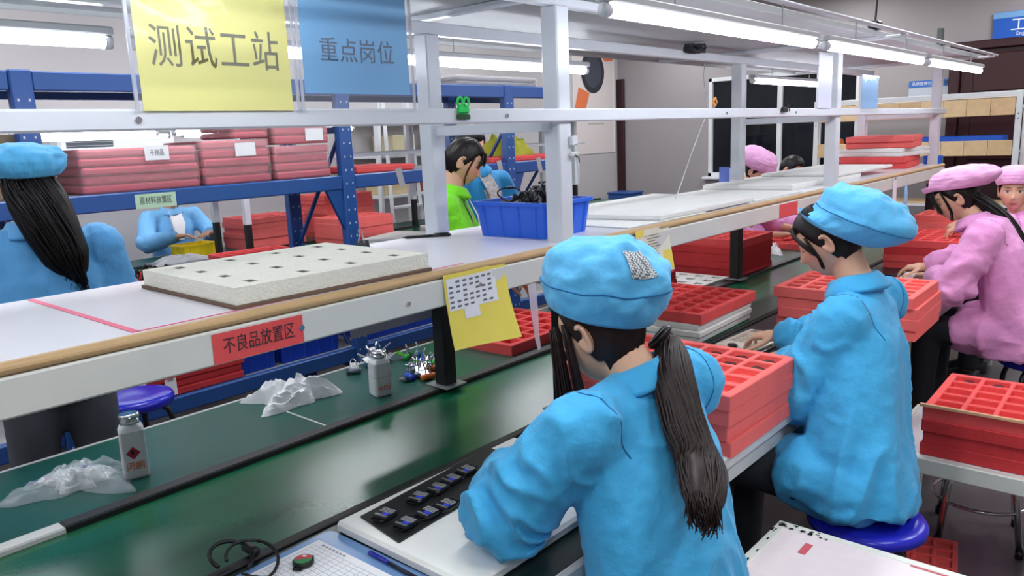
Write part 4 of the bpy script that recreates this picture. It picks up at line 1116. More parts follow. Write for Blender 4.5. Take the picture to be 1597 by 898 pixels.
# right bay: red slab pieces, yellow cloth, tags
for (a, b_, y_c, lbl) in ((563, 655, 0, 'long red foam slab on rack shelf right of the upright'), (775, 856, 0, 'long red foam slab on the rack under yellow cloth')):
    y0, y1 = yb(a), yb(b_)
    mb = MB(); mb.box((0, 0, 0.02), (0.46, min(y1, 4.3) - y0 if a < 700 else y1 - y0 + 0.2, 0.04), bev=0.008)
    tag(obj('foam_slab', mb, M_red, loc=(-4.175, (y0 + min(y1, 4.3)) / 2 if a < 700 else (y0 + y1 + 0.2) / 2, ZR)), lbl, 'foam slab')
def drape(name, label, cat, c, lx, ly, h, m_, seed):
    return tag(obj(name, crumple(lx, ly, h, seed, 30), m_, None, True, loc=c), label, cat)
drape('yellow_cloth', 'crumpled olive yellow cloth on red slab of rack', 'cloth', (-4.175, yb(822) + 0.1, ZR + 0.041), 0.40, 0.70, 0.17, mat('olive_yellow', (190, 190, 62), 0.8, var=0.08), 2)
for k, a in enumerate((620, 777, 838)):
    y_ = yb(a); t = thing('tape_tag', ['grey tape strip on rack beam right of the upright', 'grey tape strip on rack beam behind the blue jacket', 'grey tape strip on rack beam under the yellow cloth'][k], 'tape', (RXF + 0.0235, y_, 1.33))
    obj('strip', MB().box((0.0008, 0, 0.06), (0.0014, 0.05, 0.12), rot=Matrix.Rotation(0.25, 3, 'X')), mat('tape_grey', (170, 168, 170), 0.5), t)
# clear plastic stacked on the top level at the right
bundle('clear wrapped goods on the top shelf of the rack', yb(720, 130), yb(846, 130), LV[2] + 0.0005, 2, 0.035, x=RXF - 0.04)
for o in [c for c in COL.objects if c.get('label', '').startswith('clear wrapped')]:
    for c in o.children:
        if c.name.startswith('foam_sheet'): c.data.materials[0] = mat('grey_goods', (120, 124, 132), 0.4, var=0.2, vscale=40)
# lower level: blue crates and red foam
M_crate = mat('crate_blue', (18, 62, 176), 0.4, var=0.06)
def crate(label, y0, y1, h=0.30, x=-4.16, z=LV[0] + 0.0005):
    t = ribbed_bin('plastic_crate', label, 'crate', (x, (y0 + y1) / 2, z), 0, 0.46, y1 - y0, h, M_crate, 0.95, (4, 4), group='blue crates on the rack')
    w_ = y1 - y0
    for zf in (0.33, 0.66):
        p = rrect(0.46 * (0.95 + 0.05 * zf), w_ * (0.95 + 0.05 * zf), 0.012, 2)
        mb = MB(); mb.loft([[(x_ * s, y_ * s, h * zf + dz) for x_, y_ in p] for s, dz in ((1.0, -0.004), (1.018, -0.004), (1.018, 0.004), (1.0, 0.004))], cap=False, closed=True); obj('band', mb, M_crate, t)
yl = lambda a: at(a, 580, x=RXF - 0.03).y
crate('blue ribbed crate low on the rack, next to red foam', yl(312), yl(436))
crate('blue ribbed crate low on the rack, middle one', yl(442), yl(536))
crate('blue ribbed crate low on the rack, right, behind the grey sheet', 2.985, yl(700), 0.34)
crate('blue ribbed crate low on the rack, far right behind trays', 3.86, 4.35, 0.34)
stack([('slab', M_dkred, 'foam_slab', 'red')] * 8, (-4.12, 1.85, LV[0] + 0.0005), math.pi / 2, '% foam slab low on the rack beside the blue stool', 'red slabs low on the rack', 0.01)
for k, (a, b_) in enumerate(((252, 570), (215, 595), (265, 603))):
    p = at(a, b_, x=RXF + 0.0)
    t = thing('paper_tag', ['white paper tag highest on the low red foam slabs', 'white paper tag partly behind the stool seat', 'white paper tag right beside the stool seat'][k], 'tag', (-3.885, p.y, p.z - 0.04))
    obj('tag', MB().box((0, 0, 0.04), (0.001, 0.06, 0.09)), M_paper, t); obj('tape', MB().box((0.001, 0, 0.08), (0.001, 0.03, 0.012)), M_grey_lbl, t)

# ------------------------------------------------------------------ stools
M_seat = mat('blue_stool_seat', (34, 40, 190), 0.25)
def make_stool(label, h=0.46, legm=M_blackpl):
    t = thing('stool', label, 'stool', (0, 0, 0), 0, 'round blue stools')
    mb = MB(); mb.lathe([(0.10, h - 0.045), (0.155, h - 0.045), (0.168, h - 0.035), (0.170, h - 0.018), (0.160, h - 0.004), (0.13, h), (0.06, h - 0.004), (0.01, h - 0.005)], 40); obj('seat', mb, M_seat, t, True)
    for k in range(4):
        a = math.pi / 4 + k * math.pi / 2; c, s = math.cos(a), math.sin(a)
        mb = MB(); mb.tube([(0.02 * c, 0.02 * s, h - 0.06), (0.11 * c, 0.11 * s, h - 0.06), (0.135 * c, 0.135 * s, h - 0.075), (0.15 * c, 0.15 * s, h - 0.12), (0.19 * c, 0.19 * s, 0.012)], 0.0125, 10); l = obj('leg', mb, legm, t, True)
        mb = MB(); mb.cyl((0.189 * c, 0.189 * s, 0), (0.191 * c, 0.191 * s, 0.03), 0.016, n=10); obj('rubber_foot', mb, M_blackpl, l, True)
    mb = MB(); mb.tube([(0.165 * math.cos(a), 0.165 * math.sin(a), 0.17) for a in [k / 24 * 6.2832 for k in range(24)]], 0.007, 8, closed=True); obj('foot_ring', mb, legm, t, True)
    return t
stool0 = make_stool('round blue plastic stool under the second blue worker'); stool0.location = (-0.655, 2.31, 0); stool0.rotation_euler = (0, 0, 0.3)
dup(stool0, (-0.70, 1.20, 0), 0.1, 'round blue stool under the front worker')
dup(stool0, (-0.50, 4.42, 0), 0.5, 'round blue stool under the seated pink worker')
dup(stool0, (-0.50, 5.45, 0), 0.5, 'round blue stool under the pink worker facing the camera')
dup(stool0, (-2.72, 5.70, 0), 0.5, 'round blue stool under the far pink worker behind the shelf')
sl = dup(stool0, (-3.60, 1.40, 0), 0.2, 'empty round blue stool by the rack and standing worker'); sl.scale = (1, 1, 1.13)
dup(stool0, (OFF2 - 2.8, 3.2, 0), 0.2, 'round blue stool of the worker with yellow box')
# chrome legged stool under the white table
stc = make_stool('dark stool with bent chrome legs beneath the white table', 0.385, M_chrome); stc.location = (-0.52, 3.3, 0); stc.rotation_euler = (0, 0, 0.2)
for c in stc.children:
    if c.name.startswith('seat'): c.data.materials[0] = mat('dark_seat', (40, 36, 40), 0.5)

# ------------------------------------------------------------------ white side table with red trays, floor tray, cart
def tube_table(label, x0, x1, y0, y1, h, m_top, name='side_table', cat='table'):
    t = thing(name, label, cat, ((x0 + x1) / 2, (y0 + y1) / 2, 0)); lx, ly = x1 - x0, y1 - y0
    obj('tabletop', MB().box((0, 0, h - 0.012), (lx - 0.05, ly - 0.05, 0.020)), m_top, t)
    for (c, d) in (((0, -ly / 2 + 0.015, h - 0.03), (lx, 0.03, 0.06)), ((0, ly / 2 - 0.015, h - 0.03), (lx, 0.03, 0.06)), ((-lx / 2 + 0.015, 0, h - 0.03), (0.03, ly - 0.06, 0.06)), ((lx / 2 - 0.015, 0, h - 0.03), (0.03, ly - 0.06, 0.06))):
        obj('frame_rail', MB().box(c, d, bev=0.004), M_whiteold, t)
    for sx in (-1, 1):
        for sy in (-1, 1): obj('leg', MB().box((sx * (lx / 2 - 0.02), sy * (ly / 2 - 0.02), (h - 0.06) / 2), (0.035, 0.035, h - 0.06), bev=0.003), M_whiteold, t)
    return t
tube_table('low white table stacked with red trays behind second worker', -0.79, 0.55, 2.84, 3.42, 0.455, M_lam)
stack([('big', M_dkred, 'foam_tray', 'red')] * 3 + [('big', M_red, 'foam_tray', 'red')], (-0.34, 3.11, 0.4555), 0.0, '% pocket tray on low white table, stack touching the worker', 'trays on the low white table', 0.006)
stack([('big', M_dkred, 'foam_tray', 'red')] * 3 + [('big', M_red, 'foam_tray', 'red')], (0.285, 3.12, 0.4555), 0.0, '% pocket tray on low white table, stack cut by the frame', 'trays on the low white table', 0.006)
tp = [o for o in COL.objects if o.get('label', '').startswith('red pocket tray on low white table, stack touching the worker, topmost')][0]
# tan edge strip along the top tray, watches in its back row
mb = MB(); mb.box((0, 0, 0), (1.25, 0.010, 0.012), bev=0.002)
tag(obj('wood_strip', mb, mat('tan_strip', (222, 170, 130), 0.6), loc=(-0.03, 2.872, 0.4555 + 0.178 + 0.0065)), 'tan wooden strip along the edge of red trays', 'strip')
for i in range(6):
    x = tp.location.x - 0.62 / 2 + 0.026 + 0.0407 + i * 0.0973; y = tp.location.y + 0.46 / 2 - 0.06
    dup(dw0, (x, y, tp.location.z + 0.0222), 1.57, f'watch in {["first", "second", "third", "fourth", "fifth", "sixth"][i]} pocket, back row of tray on the low white table', 'watches in the low table tray')
stack([('small', M_red, 'foam_tray', 'red')], (-0.70, 2.95, 0.0005), 0.2, '% small tray lying on the floor below the stool', 'floor tray')
t = tube_table('white low cart with scuffed pale pink top, bottom right', -0.815, 0.30, 1.49, 2.045, 0.50, mat('pale_pink_top', (232, 220, 222), 0.4, var=0.04))
for (c, d) in (((-0.08, 0.245, 0.4885), (0.24, 0.006, 0.001)), ((-0.44, 0.165, 0.4885), (0.02, 0.06, 0.001))):
    obj('red_scuff', MB().box((c[0], c[1], 0.4990), d), mat('scuff_red', (206, 90, 100), 0.6), t)
mb = MB(); rnd = random.Random(9)
for k in range(26): mb.box((-0.555 + rnd.uniform(0.01, 0.16), 0.255 + rnd.uniform(-0.012, 0.012), 0.5006), (rnd.uniform(0.004, 0.014), rnd.uniform(0.002, 0.006), 0.0008))
for k in range(18): mb.box((-0.545 + rnd.uniform(-0.01, 0.01), 0.10 + rnd.uniform(-0.2, 0.13), 0.5006), (rnd.uniform(0.002, 0.005), rnd.uniform(0.006, 0.02), 0.0008))
struct(obj('paint_chips', mb, M_black, t), 'stuff')

# ------------------------------------------------------------------ end of the hall: white shelving, signs
M_plank = mat('pine_board', (206, 172, 128), 0.55, var=0.12, vscale=4, stretch=(3, 0.3, 3))
e0 = at(1273, 210, y=10.2); e1 = at(1592, 140, y=10.2)
SX0, SX1, SZ = e0.x, e1.x, e1.z
t = thing('shelving_unit', 'white steel shelving with pine boards by the end wall', 'shelving', ((SX0 + SX1) / 2, 10.45, 0))
cx_ = (SX0 + SX1) / 2
for x in (SX0, SX1):
    for y in (-0.25, 0.25):
        u = obj('upright', MB().box((x - cx_, y, SZ / 2), (0.06, 0.04, SZ), bev=0.004), M_white, t)
        for z in (SZ - 0.3, SZ - 0.9):
            for dz in (0, 0.05):
                mb = MB(); mb.cyl((x - cx_, y - 0.021, z + dz), (x - cx_, y - 0.024, z + dz), 0.008, n=8); obj('bolt', mb, M_steel, u)
obj('top_bar', MB().box((0, -0.25, SZ - 0.03), (SX1 - SX0, 0.035, 0.055), bev=0.004), M_white, t)
obj('top_bar', MB().box((0, 0.25, SZ - 0.03), (SX1 - SX0, 0.035, 0.055), bev=0.004), M_white, t)
for (zt, zb) in ((at(1500, 156, y=10.2).z, at(1500, 182, y=10.2).z), (at(1500, 220, y=10.2).z, at(1500, 243, y=10.2).z)):
    n_ = 9; wp_ = (SX1 - SX0 - 0.07) / n_
    for k in range(n_):
        mb = MB(); mb.box((-(SX1 - SX0 - 0.07) / 2 + wp_ * (k + 0.5), -0.262, (zt + zb) / 2), (wp_ - 0.004, 0.016, zt - zb), bev=0.002)
        obj('front_board', mb, mat('pine_%d' % (k * 3 % 4), (206 + (k * 3 % 4) * 6 + 12, 172 + (k * 3 % 4) * 7 + 12, 128 + (k * 3 % 4) * 7 + 12), 0.55, var=0.1, vscale=4, stretch=(3, 0.3, 3)), t)
for z in (SZ - 0.15, at(1500, 236, y=10.2).z, SZ - 1.25):
    for s in (-1, 1): obj('shelf_bar', MB().box((0, s * 0.235, z - 0.022), (SX1 - SX0 - 0.06, 0.03, 0.03)), M_white, t)
    n_ = 9; wp_ = (SX1 - SX0 - 0.07) / n_
    for k in range(n_):
        mb = MB(); mb.box((-(SX1 - SX0 - 0.07) / 2 + wp_ * (k + 0.5), 0, z), (wp_ - 0.003, 0.5, 0.016), bev=0.002)
        me_ = mb.mesh('plank'); fix(me_); tint = random.uniform(-14, 14)
        obj('plank', me_, mat('pine_%d' % (k % 4), (206 + (k % 4) * 6 + 12, 172 + (k % 4) * 7 + 12, 128 + (k % 4) * 7 + 12), 0.55, var=0.1, vscale=4, stretch=(3, 0.3, 3)), t)
zsh = at(1500, 236, y=10.2).z + 0.0085
mb = MB(); mb.box((0, 0, 0.08), (0.9, 0.3, 0.16), bev=0.01); tag(obj('blue_tray', mb, M_bin, loc=(SX1 - 0.6, 10.5, zsh)), 'flat blue tray at the back of the pine shelf', 'tray')
mb = MB(); mb.lathe([(0.05, 0), (0.065, 0.01), (0.07, 0.1), (0.05, 0.16), (0.03, 0.17)], 16); tag(obj('orange_pot', mb, mat('pot_orange', (230, 120, 60), 0.4), None, True, loc=(SX0 + 0.22, 10.4, zsh)), 'orange plastic tub on the white shelving', 'tub')
mb = MB(); mb.lathe([(0.04, 0), (0.07, 0.02), (0.075, 0.15), (0.06, 0.17)], 16); tag(obj('pale_jar', mb, mat('pale_green_jar', (190, 205, 200), 0.3), None, True, loc=(SX0 + 1.02, 10.4, zsh)), 'pale grey jar on the white shelving', 'jar')
# department sign above the dark door
a, b_ = at(1549, 40, y=YE - 0.03), at(1549, 22, y=YE - 0.03)
z0_, z1_ = at(1549, 62, y=YE - 0.03).z, at(1549, 21, y=YE - 0.03).z
sw = 0.95
t = thing('department_sign', 'blue department sign with white characters above the dark door', 'sign', (a.x + sw / 2, YE - 0.03, z0_))
hh = z1_ - z0_
obj('board', MB().box((0, 0, hh / 2), (sw, 0.03, hh), bev=0.003), mat('sign_blue', (20, 90, 190), 0.4), t)
obj('top_band', MB().box((0, -0.016, hh * 0.88), (sw, 0.002, hh * 0.22)), mat('sign_pale_blue', (120, 170, 220), 0.4), t)
M_sw = mat('sign_white', (236, 240, 246), 0.5)
text('工程部', 0.17, M_sw, t, (-0.02, -0.017, hh * 0.46), FACE_MY, spacing=1.25)
text('Engineering Dept', 0.06, M_sw, t, (-0.02, -0.017, hh * 0.15), FACE_MY)
# notice on the end wall
p0_ = at(1418, 127, y=YE - 0.015); p1_ = at(1480, 150, y=YE - 0.015)
t = thing('wall_notice', 'white notice with blue heading on end wall', 'notice', (p0_.x, YE - 0.012, p1_.z))
w_ = p1_.x - p0_.x; hh = p0_.z - p1_.z
obj('board', MB().box((w_ / 2, 0, hh / 2), (w_, 0.012, hh)), mat('notice_grey', (190, 198, 210), 0.5), t)
obj('heading_band', MB().box((w_ / 2, -0.007, hh * 0.8), (w_, 0.002, hh * 0.4)), mat('heading_blue', (50, 110, 190), 0.5), t)
obj('logo_square', MB().box((w_ * 0.92, -0.009, hh * 0.8), (w_ * 0.08, 0.002, hh * 0.25)), mat('heading_dark', (40, 70, 110), 0.5), t)
text('品质宣传栏', w_ * 0.1, M_sw, t, (w_ * 0.32, -0.009, hh * 0.8), FACE_MY)
# poster on the left wall with a watch picture
y0 = at(893, 100, x=XW + 0.02).y; y1 = at(957, 100, x=XW + 0.02).y; z1_ = at(900, 10, x=XW + 0.02).z; z0_ = at(925, 185, x=XW + 0.02).z - 0.55
t = thing('wall_poster', 'tall pale poster of an orange strapped watch, left wall', 'poster', (XW + 0.006, (y0 + y1) / 2, z0_))
w_ = y1 - y0; hh = z1_ - z0_
obj('poster_sheet', MB().box((0, 0, hh / 2), (0.012, w_, hh)), mat('poster_pale', (222, 212, 210), 0.4), t)
for s in (-1, 1): obj('poster_edge', MB().box((0.004, s * w_ / 2, hh / 2), (0.02, 0.02, hh)), M_white, t)
def wp_at(a, b): p = at(a, b, x=XW + 0.02); return (p.y - (y0 + y1) / 2, p.z - z0_)
def flat(pts, x0, x1): 
    mb = MB(); mb.loft([[(x0, y_, z_) for y_, z_ in pts], [(x1, y_, z_) for y_, z_ in pts]]); return mb
c = wp_at(925, 112); rr = abs(wp_at(925, 78)[1] - c[1])
obj('watch_picture', flat([(c[0] + rr * 0.95 * math.cos(a), c[1] + rr * math.sin(a)) for a in [k / 28 * 6.2832 for k in range(28)]], 0.006, 0.008), mat('poster_black', (46, 46, 54), 0.4), t)
obj('watch_picture', flat([(c[0] + rr * 0.7 * math.cos(a), c[1] + rr * 0.74 * math.sin(a)) for a in [k / 28 * 6.2832 for k in range(28)]], 0.008, 0.009), mat('poster_dial', (66, 70, 84), 0.4), t)
mo = mat('poster_orange', (226, 120, 76), 0.5)
obj('strap_picture', flat([wp_at(935, 86), wp_at(940, 78), wp_at(956, 76), wp_at(956, 95), wp_at(944, 96)], 0.006, 0.0085), mo, t)
obj('strap_picture', flat([wp_at(895, 180), wp_at(903, 136), wp_at(920, 145), wp_at(912, 180)], 0.006, 0.0085), mo, t)
for z_ in (0.18, 0.12):
    obj('caption_line', MB().box((0.007, 0.05, z_ + 0.35), (0.002, w_ * 0.4, 0.02)), mat('poster_caption', (180, 172, 172), 0.5), t)
g = wp_at(925, 41); obj('heading_bar', MB().box((0.007, g[0], g[1]), (0.003, w_ * 0.86, 0.05)), mat('poster_green', (60, 96, 84), 0.5), t)
# blue box by the corner
p = at(975, 300, y=10.6)
mb = MB(); mb.box((0, 0, 0.45), (0.42, 0.4, 0.9), bev=0.02)
tt = thing('blue_cabinet', 'blue metal box near the corner of the hall', 'box', (p.x, 10.6, 0)); obj('body', mb, M_rack, tt); obj('lid', MB().box((0, 0, p.z - 0.0), (0.44, 0.42, 0.03), bev=0.008), M_rack, tt)
tt.children[0].scale = (1, 1, (p.z - 0.015) / 0.9)
# blue file standing by the window behind the middle rear post
p = at(1137, 245, x=RX - 0.02)
t = thing('file_folder', 'blue plastic file standing at the shelf by rear post', 'folder', (-1.965, 4.03, ZL), 0.0)
obj('cover', MB().box((0, -0.012, 0.055), (0.06, 0.004, 0.11), bev=0.001), mat('folder_blue', (110, 130, 214), 0.3), t)
obj('pages', MB().box((0, 0.0, 0.052), (0.055, 0.018, 0.10)), mat('folder_pages', (196, 204, 236), 0.4), t)

# ------------------------------------------------------------------ goods on the far line
X2 = OFF2
Z2 = ZT + 0.0005
stack([T(M_dkred, c='dark red')], (X2 - 1.17, 2.32, Z2), 0.1, '% tray full of black watch bands on the far line', 'trays on the far line')
rnd = random.Random(12)
for k in range(46):
    x, y = X2 - 1.17 + rnd.uniform(-0.24, 0.24), 2.32 + rnd.uniform(-0.18, 0.18)
    mb = MB(); r_ = rnd.uniform(0.018, 0.026)
    if k < 4:
        ax = rnd.uniform(0, 3.1)
        mb.tube([(r_ * math.cos(a) * math.cos(ax), r_ * math.cos(a) * math.sin(ax), 0.03 + r_ * 1.1 * math.sin(a)) for a in [i / 10 * 6.2832 for i in range(10)]], 0.007, 5, closed=True)
        bandm = bandm + [mb] if k else [mb]
        if k == 0: band_me = []
        me_ = mb.mesh('band'); fix(me_); me_.materials.append(M_watch); band_me.append(me_)
    o = bpy.data.objects.new('watch_band', band_me[k % 4]); COL.objects.link(o); o.location = (x, y, Z2 + 0.013 if k % 3 else Z2 + 0.044); o.rotation_euler = (0, 0, rnd.uniform(0, 6))
    tag(o, 'black looped watch band heaped in the dark red tray on far line', 'watch band', 'watch bands heaped on the far line')
stack([W, W, T(M_red)], (X2 - 1.18, 3.05, Z2), math.pi / 2 - 0.1, '% foam piece stacked on far line right of watch bands', 'foam stack on the far line')
stack([T(M_pink, c='salmon')] * 6, (X2 - 2.22, 3.75, Z2), math.pi / 2, '% tray in left stack across the far line', 'salmon stacks on the far line', 0.015)
stack([T(M_pink, c='salmon')] * 9, (X2 - 2.22, 4.55, Z2), math.pi / 2, '% tray in tall right stack on far side of far line', 'salmon stacks on the far line', 0.012)
stack([T(M_pink, c='salmon')] * 5, (X2 - 1.70, 4.35, Z2 - 0.002), math.pi / 2, '% tray in stack on the far line belt', 'salmon stacks on the far line', 0.012)
stack([W, W, W], (X2 - 1.17, 5.15, Z2), math.pi / 2, '% board on the far line seen right of the rack upright', 'white boards on the far line', 0.02)
stack([W, W], (X2 - 1.17, 4.45, Z2), math.pi / 2 + 0.3, '% board on the far line just right of the upright foot', 'white boards on the far line', 0.02)
# yellow box of the far worker
t = ribbed_bin('yellow_box', 'small yellow open box in front of the far worker', 'box', (X2 - 2.13, 3.03, Z2), 0.1, 0.20, 0.30, 0.11, mat('box_yellow', (246, 214, 30), 0.4), 0.95, (3, 3))
# grey tray of parts and bench instrument
t = thing('bench_instrument', 'white bench test instrument on the far line', 'instrument', (X2 - 2.25, 2.2, Z2))
obj('case', MB().box((0, 0, 0.13), (0.30, 0.42, 0.26), bev=0.012), M_white, t)
obj('front_panel', MB().box((0.152, 0, 0.10), (0.006, 0.36, 0.14), bev=0.002), mat('panel_grey', (120, 126, 132), 0.4), t)
for k in range(4):
    mb = MB(); mb.cyl((0.154, -0.12 + 0.08 * k, 0.07), (0.17, -0.12 + 0.08 * k, 0.07), 0.014, n=12); obj('knob', mb, M_blackpl, t)
obj('dark_slot', MB().box((0.156, 0.0, 0.145), (0.004, 0.2, 0.03)), M_black, t)
t = thing('parts_tray', 'grey tray of wrapped parts left of far worker', 'tray', (X2 - 1.75, 2.72, Z2 - 0.002))
obj('tray', MB().box((0, 0, 0.02), (0.28, 0.42, 0.04), bev=0.006), M_steel, t)
obj('wrapped_parts', crumple(0.3, 0.46, 0.05, 4, 18), mat('grey_wrap', (176, 176, 180), 0.3, bump=0.3, bscale=40), t).location = (0, 0, 0.04)
# lamp arm (black gooseneck)
mb = MB(); mb.tube([(0, 0, 0), (0.0, 0.02, 0.2), (0.05, 0.06, 0.36), (0.12, 0.12, 0.34)], 0.008, 8)
t = thing('gooseneck_lamp', 'black gooseneck lamp on the far line by the instrument', 'lamp', (X2 - 2.0, 2.0, Z2))
obj('arm', mb, M_blackpl, t, True); mb = MB(); mb.lathe([(0.07, 0), (0.07, 0.012), (0.02, 0.02)], 16); obj('base', mb, M_blackpl, t, True)
mb = MB(); mb.lathe([(0.05, 0.30), (0.035, 0.36), (0.01, 0.37)], 14, (0.14, 0.14, 0)); obj('shade', mb, M_blackpl, t, True)
# white ladder rack beyond
t = thing('ladder', 'white step ladder beyond the rack', 'ladder', (-6.69, 5.75, 0), 1.5708)
for s in (-1, 1):
    mb = MB(); mb.tube([(s * 0.24, -0.13, 0), (s * 0.17, 0.02, 2.2)], 0.028, 4); obj('front_rail', mb, M_white, t)
    mb = MB(); mb.tube([(s * 0.24, 0.16, 0), (s * 0.17, 0.07, 2.2)], 0.022, 4); obj('rear_rail', mb, M_white, t)
for k in range(1, 7):
    z = 0.3 * k; f = z / 2.2; obj('step', MB().box((0, -0.13 + 0.15 * f, z), (0.44 - 0.12 * f, 0.07, 0.03), bev=0.004), M_white, t)
t = thing('display_rack', 'white open rack with cartons beyond the far line', 'rack', (-7.12, 6.35, 0))
for sx in (-1, 1):
    for sy in (-1, 1): obj('post', MB().box((sx * 0.25, sy * 0.75, 0.95), (0.05, 0.05, 1.9), bev=0.004), M_white, t)
for z in (0.5, 1.0, 1.45, 1.88):
    obj('shelf', MB().box((0, 0, z), (0.52, 1.52, 0.03), bev=0.004), M_white, t)
for k, (y_, z_, c_) in enumerate(((-0.45, 1.015, (210, 190, 150)), (0.15, 1.015, (200, 120, 110)), (0.5, 1.465, (214, 204, 176)), (-0.3, 1.465, (206, 196, 160)))):
    mb = MB(); mb.box((0, 0, 0.11), (0.36, 0.34, 0.22), bev=0.006); o = thing('carton', ['tan carton at left on the middle rack shelf', 'reddish carton on the middle rack shelf', 'cream carton at right on the upper rack shelf', 'cream carton at left on the upper rack shelf'][k], 'carton', (-7.12, 6.35 + y_, z_ + 0.0005)); obj('box', mb, mat('carton%d' % k, c_, 0.7), o); obj('sealing_tape', MB().box((0, 0, 0.2205), (0.364, 0.05, 0.002)), mat('tape_tan', (176, 158, 130), 0.3), o)
# air conditioner on the left wall
t = thing('air_conditioner', 'white wall air conditioner high above the foam bundles', 'air conditioner', (XW + 0.003, at(115, 225, x=XW).y + 0.3, at(115, 240, x=XW).z))
obj('case', MB().box((0.11, 0, 0.15), (0.22, 1.0, 0.30), bev=0.02), M_white, t)
obj('outlet_grille', MB().box((0.222, -0.25, 0.14), (0.006, 0.38, 0.18)), mat('grille_dark', (70, 76, 84), 0.5), t)
for k in range(6): obj('louvre', MB().box((0.226, -0.25, 0.065 + 0.03 * k), (0.004, 0.38, 0.006)), M_grey_lbl, t)
# ------------------------------------------------------------------ people
def vnoise(P, seed=0):
    """vectorised value noise, P (n,3) -> 0..1"""
    P = np.asarray(P, float); i = np.floor(P).astype(np.int64); f = P - i; f = f * f * (3 - 2 * f)
    def h(a, b, c):
        n = (a * 73856093) ^ (b * 19349663) ^ (c * 83492791) ^ (seed * 2654435)
        n = (n ^ (n >> 13)) * 1274126177
        return ((n ^ (n >> 16)) & 0xffff) / 65535.0
    r = 0
    for dx in (0, 1):
        for dy in (0, 1):
            for dz in (0, 1):
                w_ = (f[:, 0] if dx else 1 - f[:, 0]) * (f[:, 1] if dy else 1 - f[:, 1]) * (f[:, 2] if dz else 1 - f[:, 2])
                r = r + w_ * h(i[:, 0] + dx, i[:, 1] + dy, i[:, 2] + dz)
    return r

def remesh(mb, voxel, it=3):
    me = mb.mesh('t'); fix(me)
    o = bpy.data.objects.new('t', me); COL.objects.link(o)
    r = o.modifiers.new('r', 'REMESH'); r.mode = 'VOXEL'; r.voxel_size = voxel; r.use_smooth_shade = True
    if it:
        s = o.modifiers.new('s', 'SMOOTH'); s.factor = 0.5; s.iterations = it
    dg = bpy.context.evaluated_depsgraph_get()
    out = bpy.data.meshes.new_from_object(o.evaluated_get(dg))
    bpy.data.objects.remove(o); bpy.data.meshes.remove(me)
    return out

def get_co(me):
    a = np.empty(len(me.vertices) * 3); me.vertices.foreach_get('co', a); return a.reshape(-1, 3)
def get_no(me):
    a = np.empty(len(me.vertices) * 3); me.vertex_normals.foreach_get('vector', a); return a.reshape(-1, 3)
def set_co(me, co):
    me.vertices.foreach_set('co', co.ravel()); me.update()
    me.polygons.foreach_set('use_smooth', [True] * len(me.polygons))

HA, HB, HC = 0.073, 0.093, 0.113
def head_surface(d):
    """unit directions (n,3) -> head surface points, face along +Y"""
    d = np.asarray(d, float); p = d * np.array([HA, HB, HC]); dy, dz = d[:, 1], d[:, 2]
    t = np.clip(-dz, 0, 1)
    p[:, 0] *= 1 - 0.30 * t ** 1.7
    p[:, 1] *= np.where(dy < 0, 1 - 0.40 * t ** 1.3, 1)
    p[:, 1] += 0.014 * t * np.clip(dy, 0, 1)
    p[:, 1] -= np.where(dy > 0, 0.006 * np.clip(dy, 0, 1) ** 2 * np.exp(-(dz / 0.5) ** 2), 0)
    x, z = p[:, 0], p[:, 2]; fr = np.clip(dy * 2.2, 0, 1)
    g = lambda x0, z0, sx, sz: np.exp(-((x - x0) / sx) ** 2 - ((z - z0) / sz) ** 2)
    a = 0.022 * g(0, -0.024, 0.010, 0.013) + 0.010 * g(0, -0.004, 0.008, 0.022)
    a += -0.009 * (g(0.030, 0.012, 0.016, 0.011) + g(-0.030, 0.012, 0.016, 0.011)) + 0.004 * (g(0.03, 0.031, 0.02, 0.008) + g(-0.03, 0.031, 0.02, 0.008))
    a += 0.004 * (g(0.030, 0.010, 0.010, 0.006) + g(-0.030, 0.010, 0.010, 0.006))
    a += 0.004 * (g(0.042, -0.02, 0.018, 0.018) + g(-0.042, -0.02, 0.018, 0.018))
    a += 0.006 * g(0, -0.054, 0.018, 0.005) + 0.006 * g(0, -0.064, 0.015, 0.005) - 0.004 * g(0, -0.076, 0.02, 0.006) + 0.007 * g(0, -0.094, 0.018, 0.014)
    p[:, 1] += a * fr
    return p

def sph_dirs(nu, nv):
    out = []
    for i in range(nv + 1):
        th = math.pi * (i + 0.03) / (nv + 0.06)
        for k in range(nu):
            a = 2 * math.pi * k / nu
            out.append((math.sin(th) * math.cos(a), math.sin(th) * math.sin(a), -math.cos(th)))
    return np.array(out)

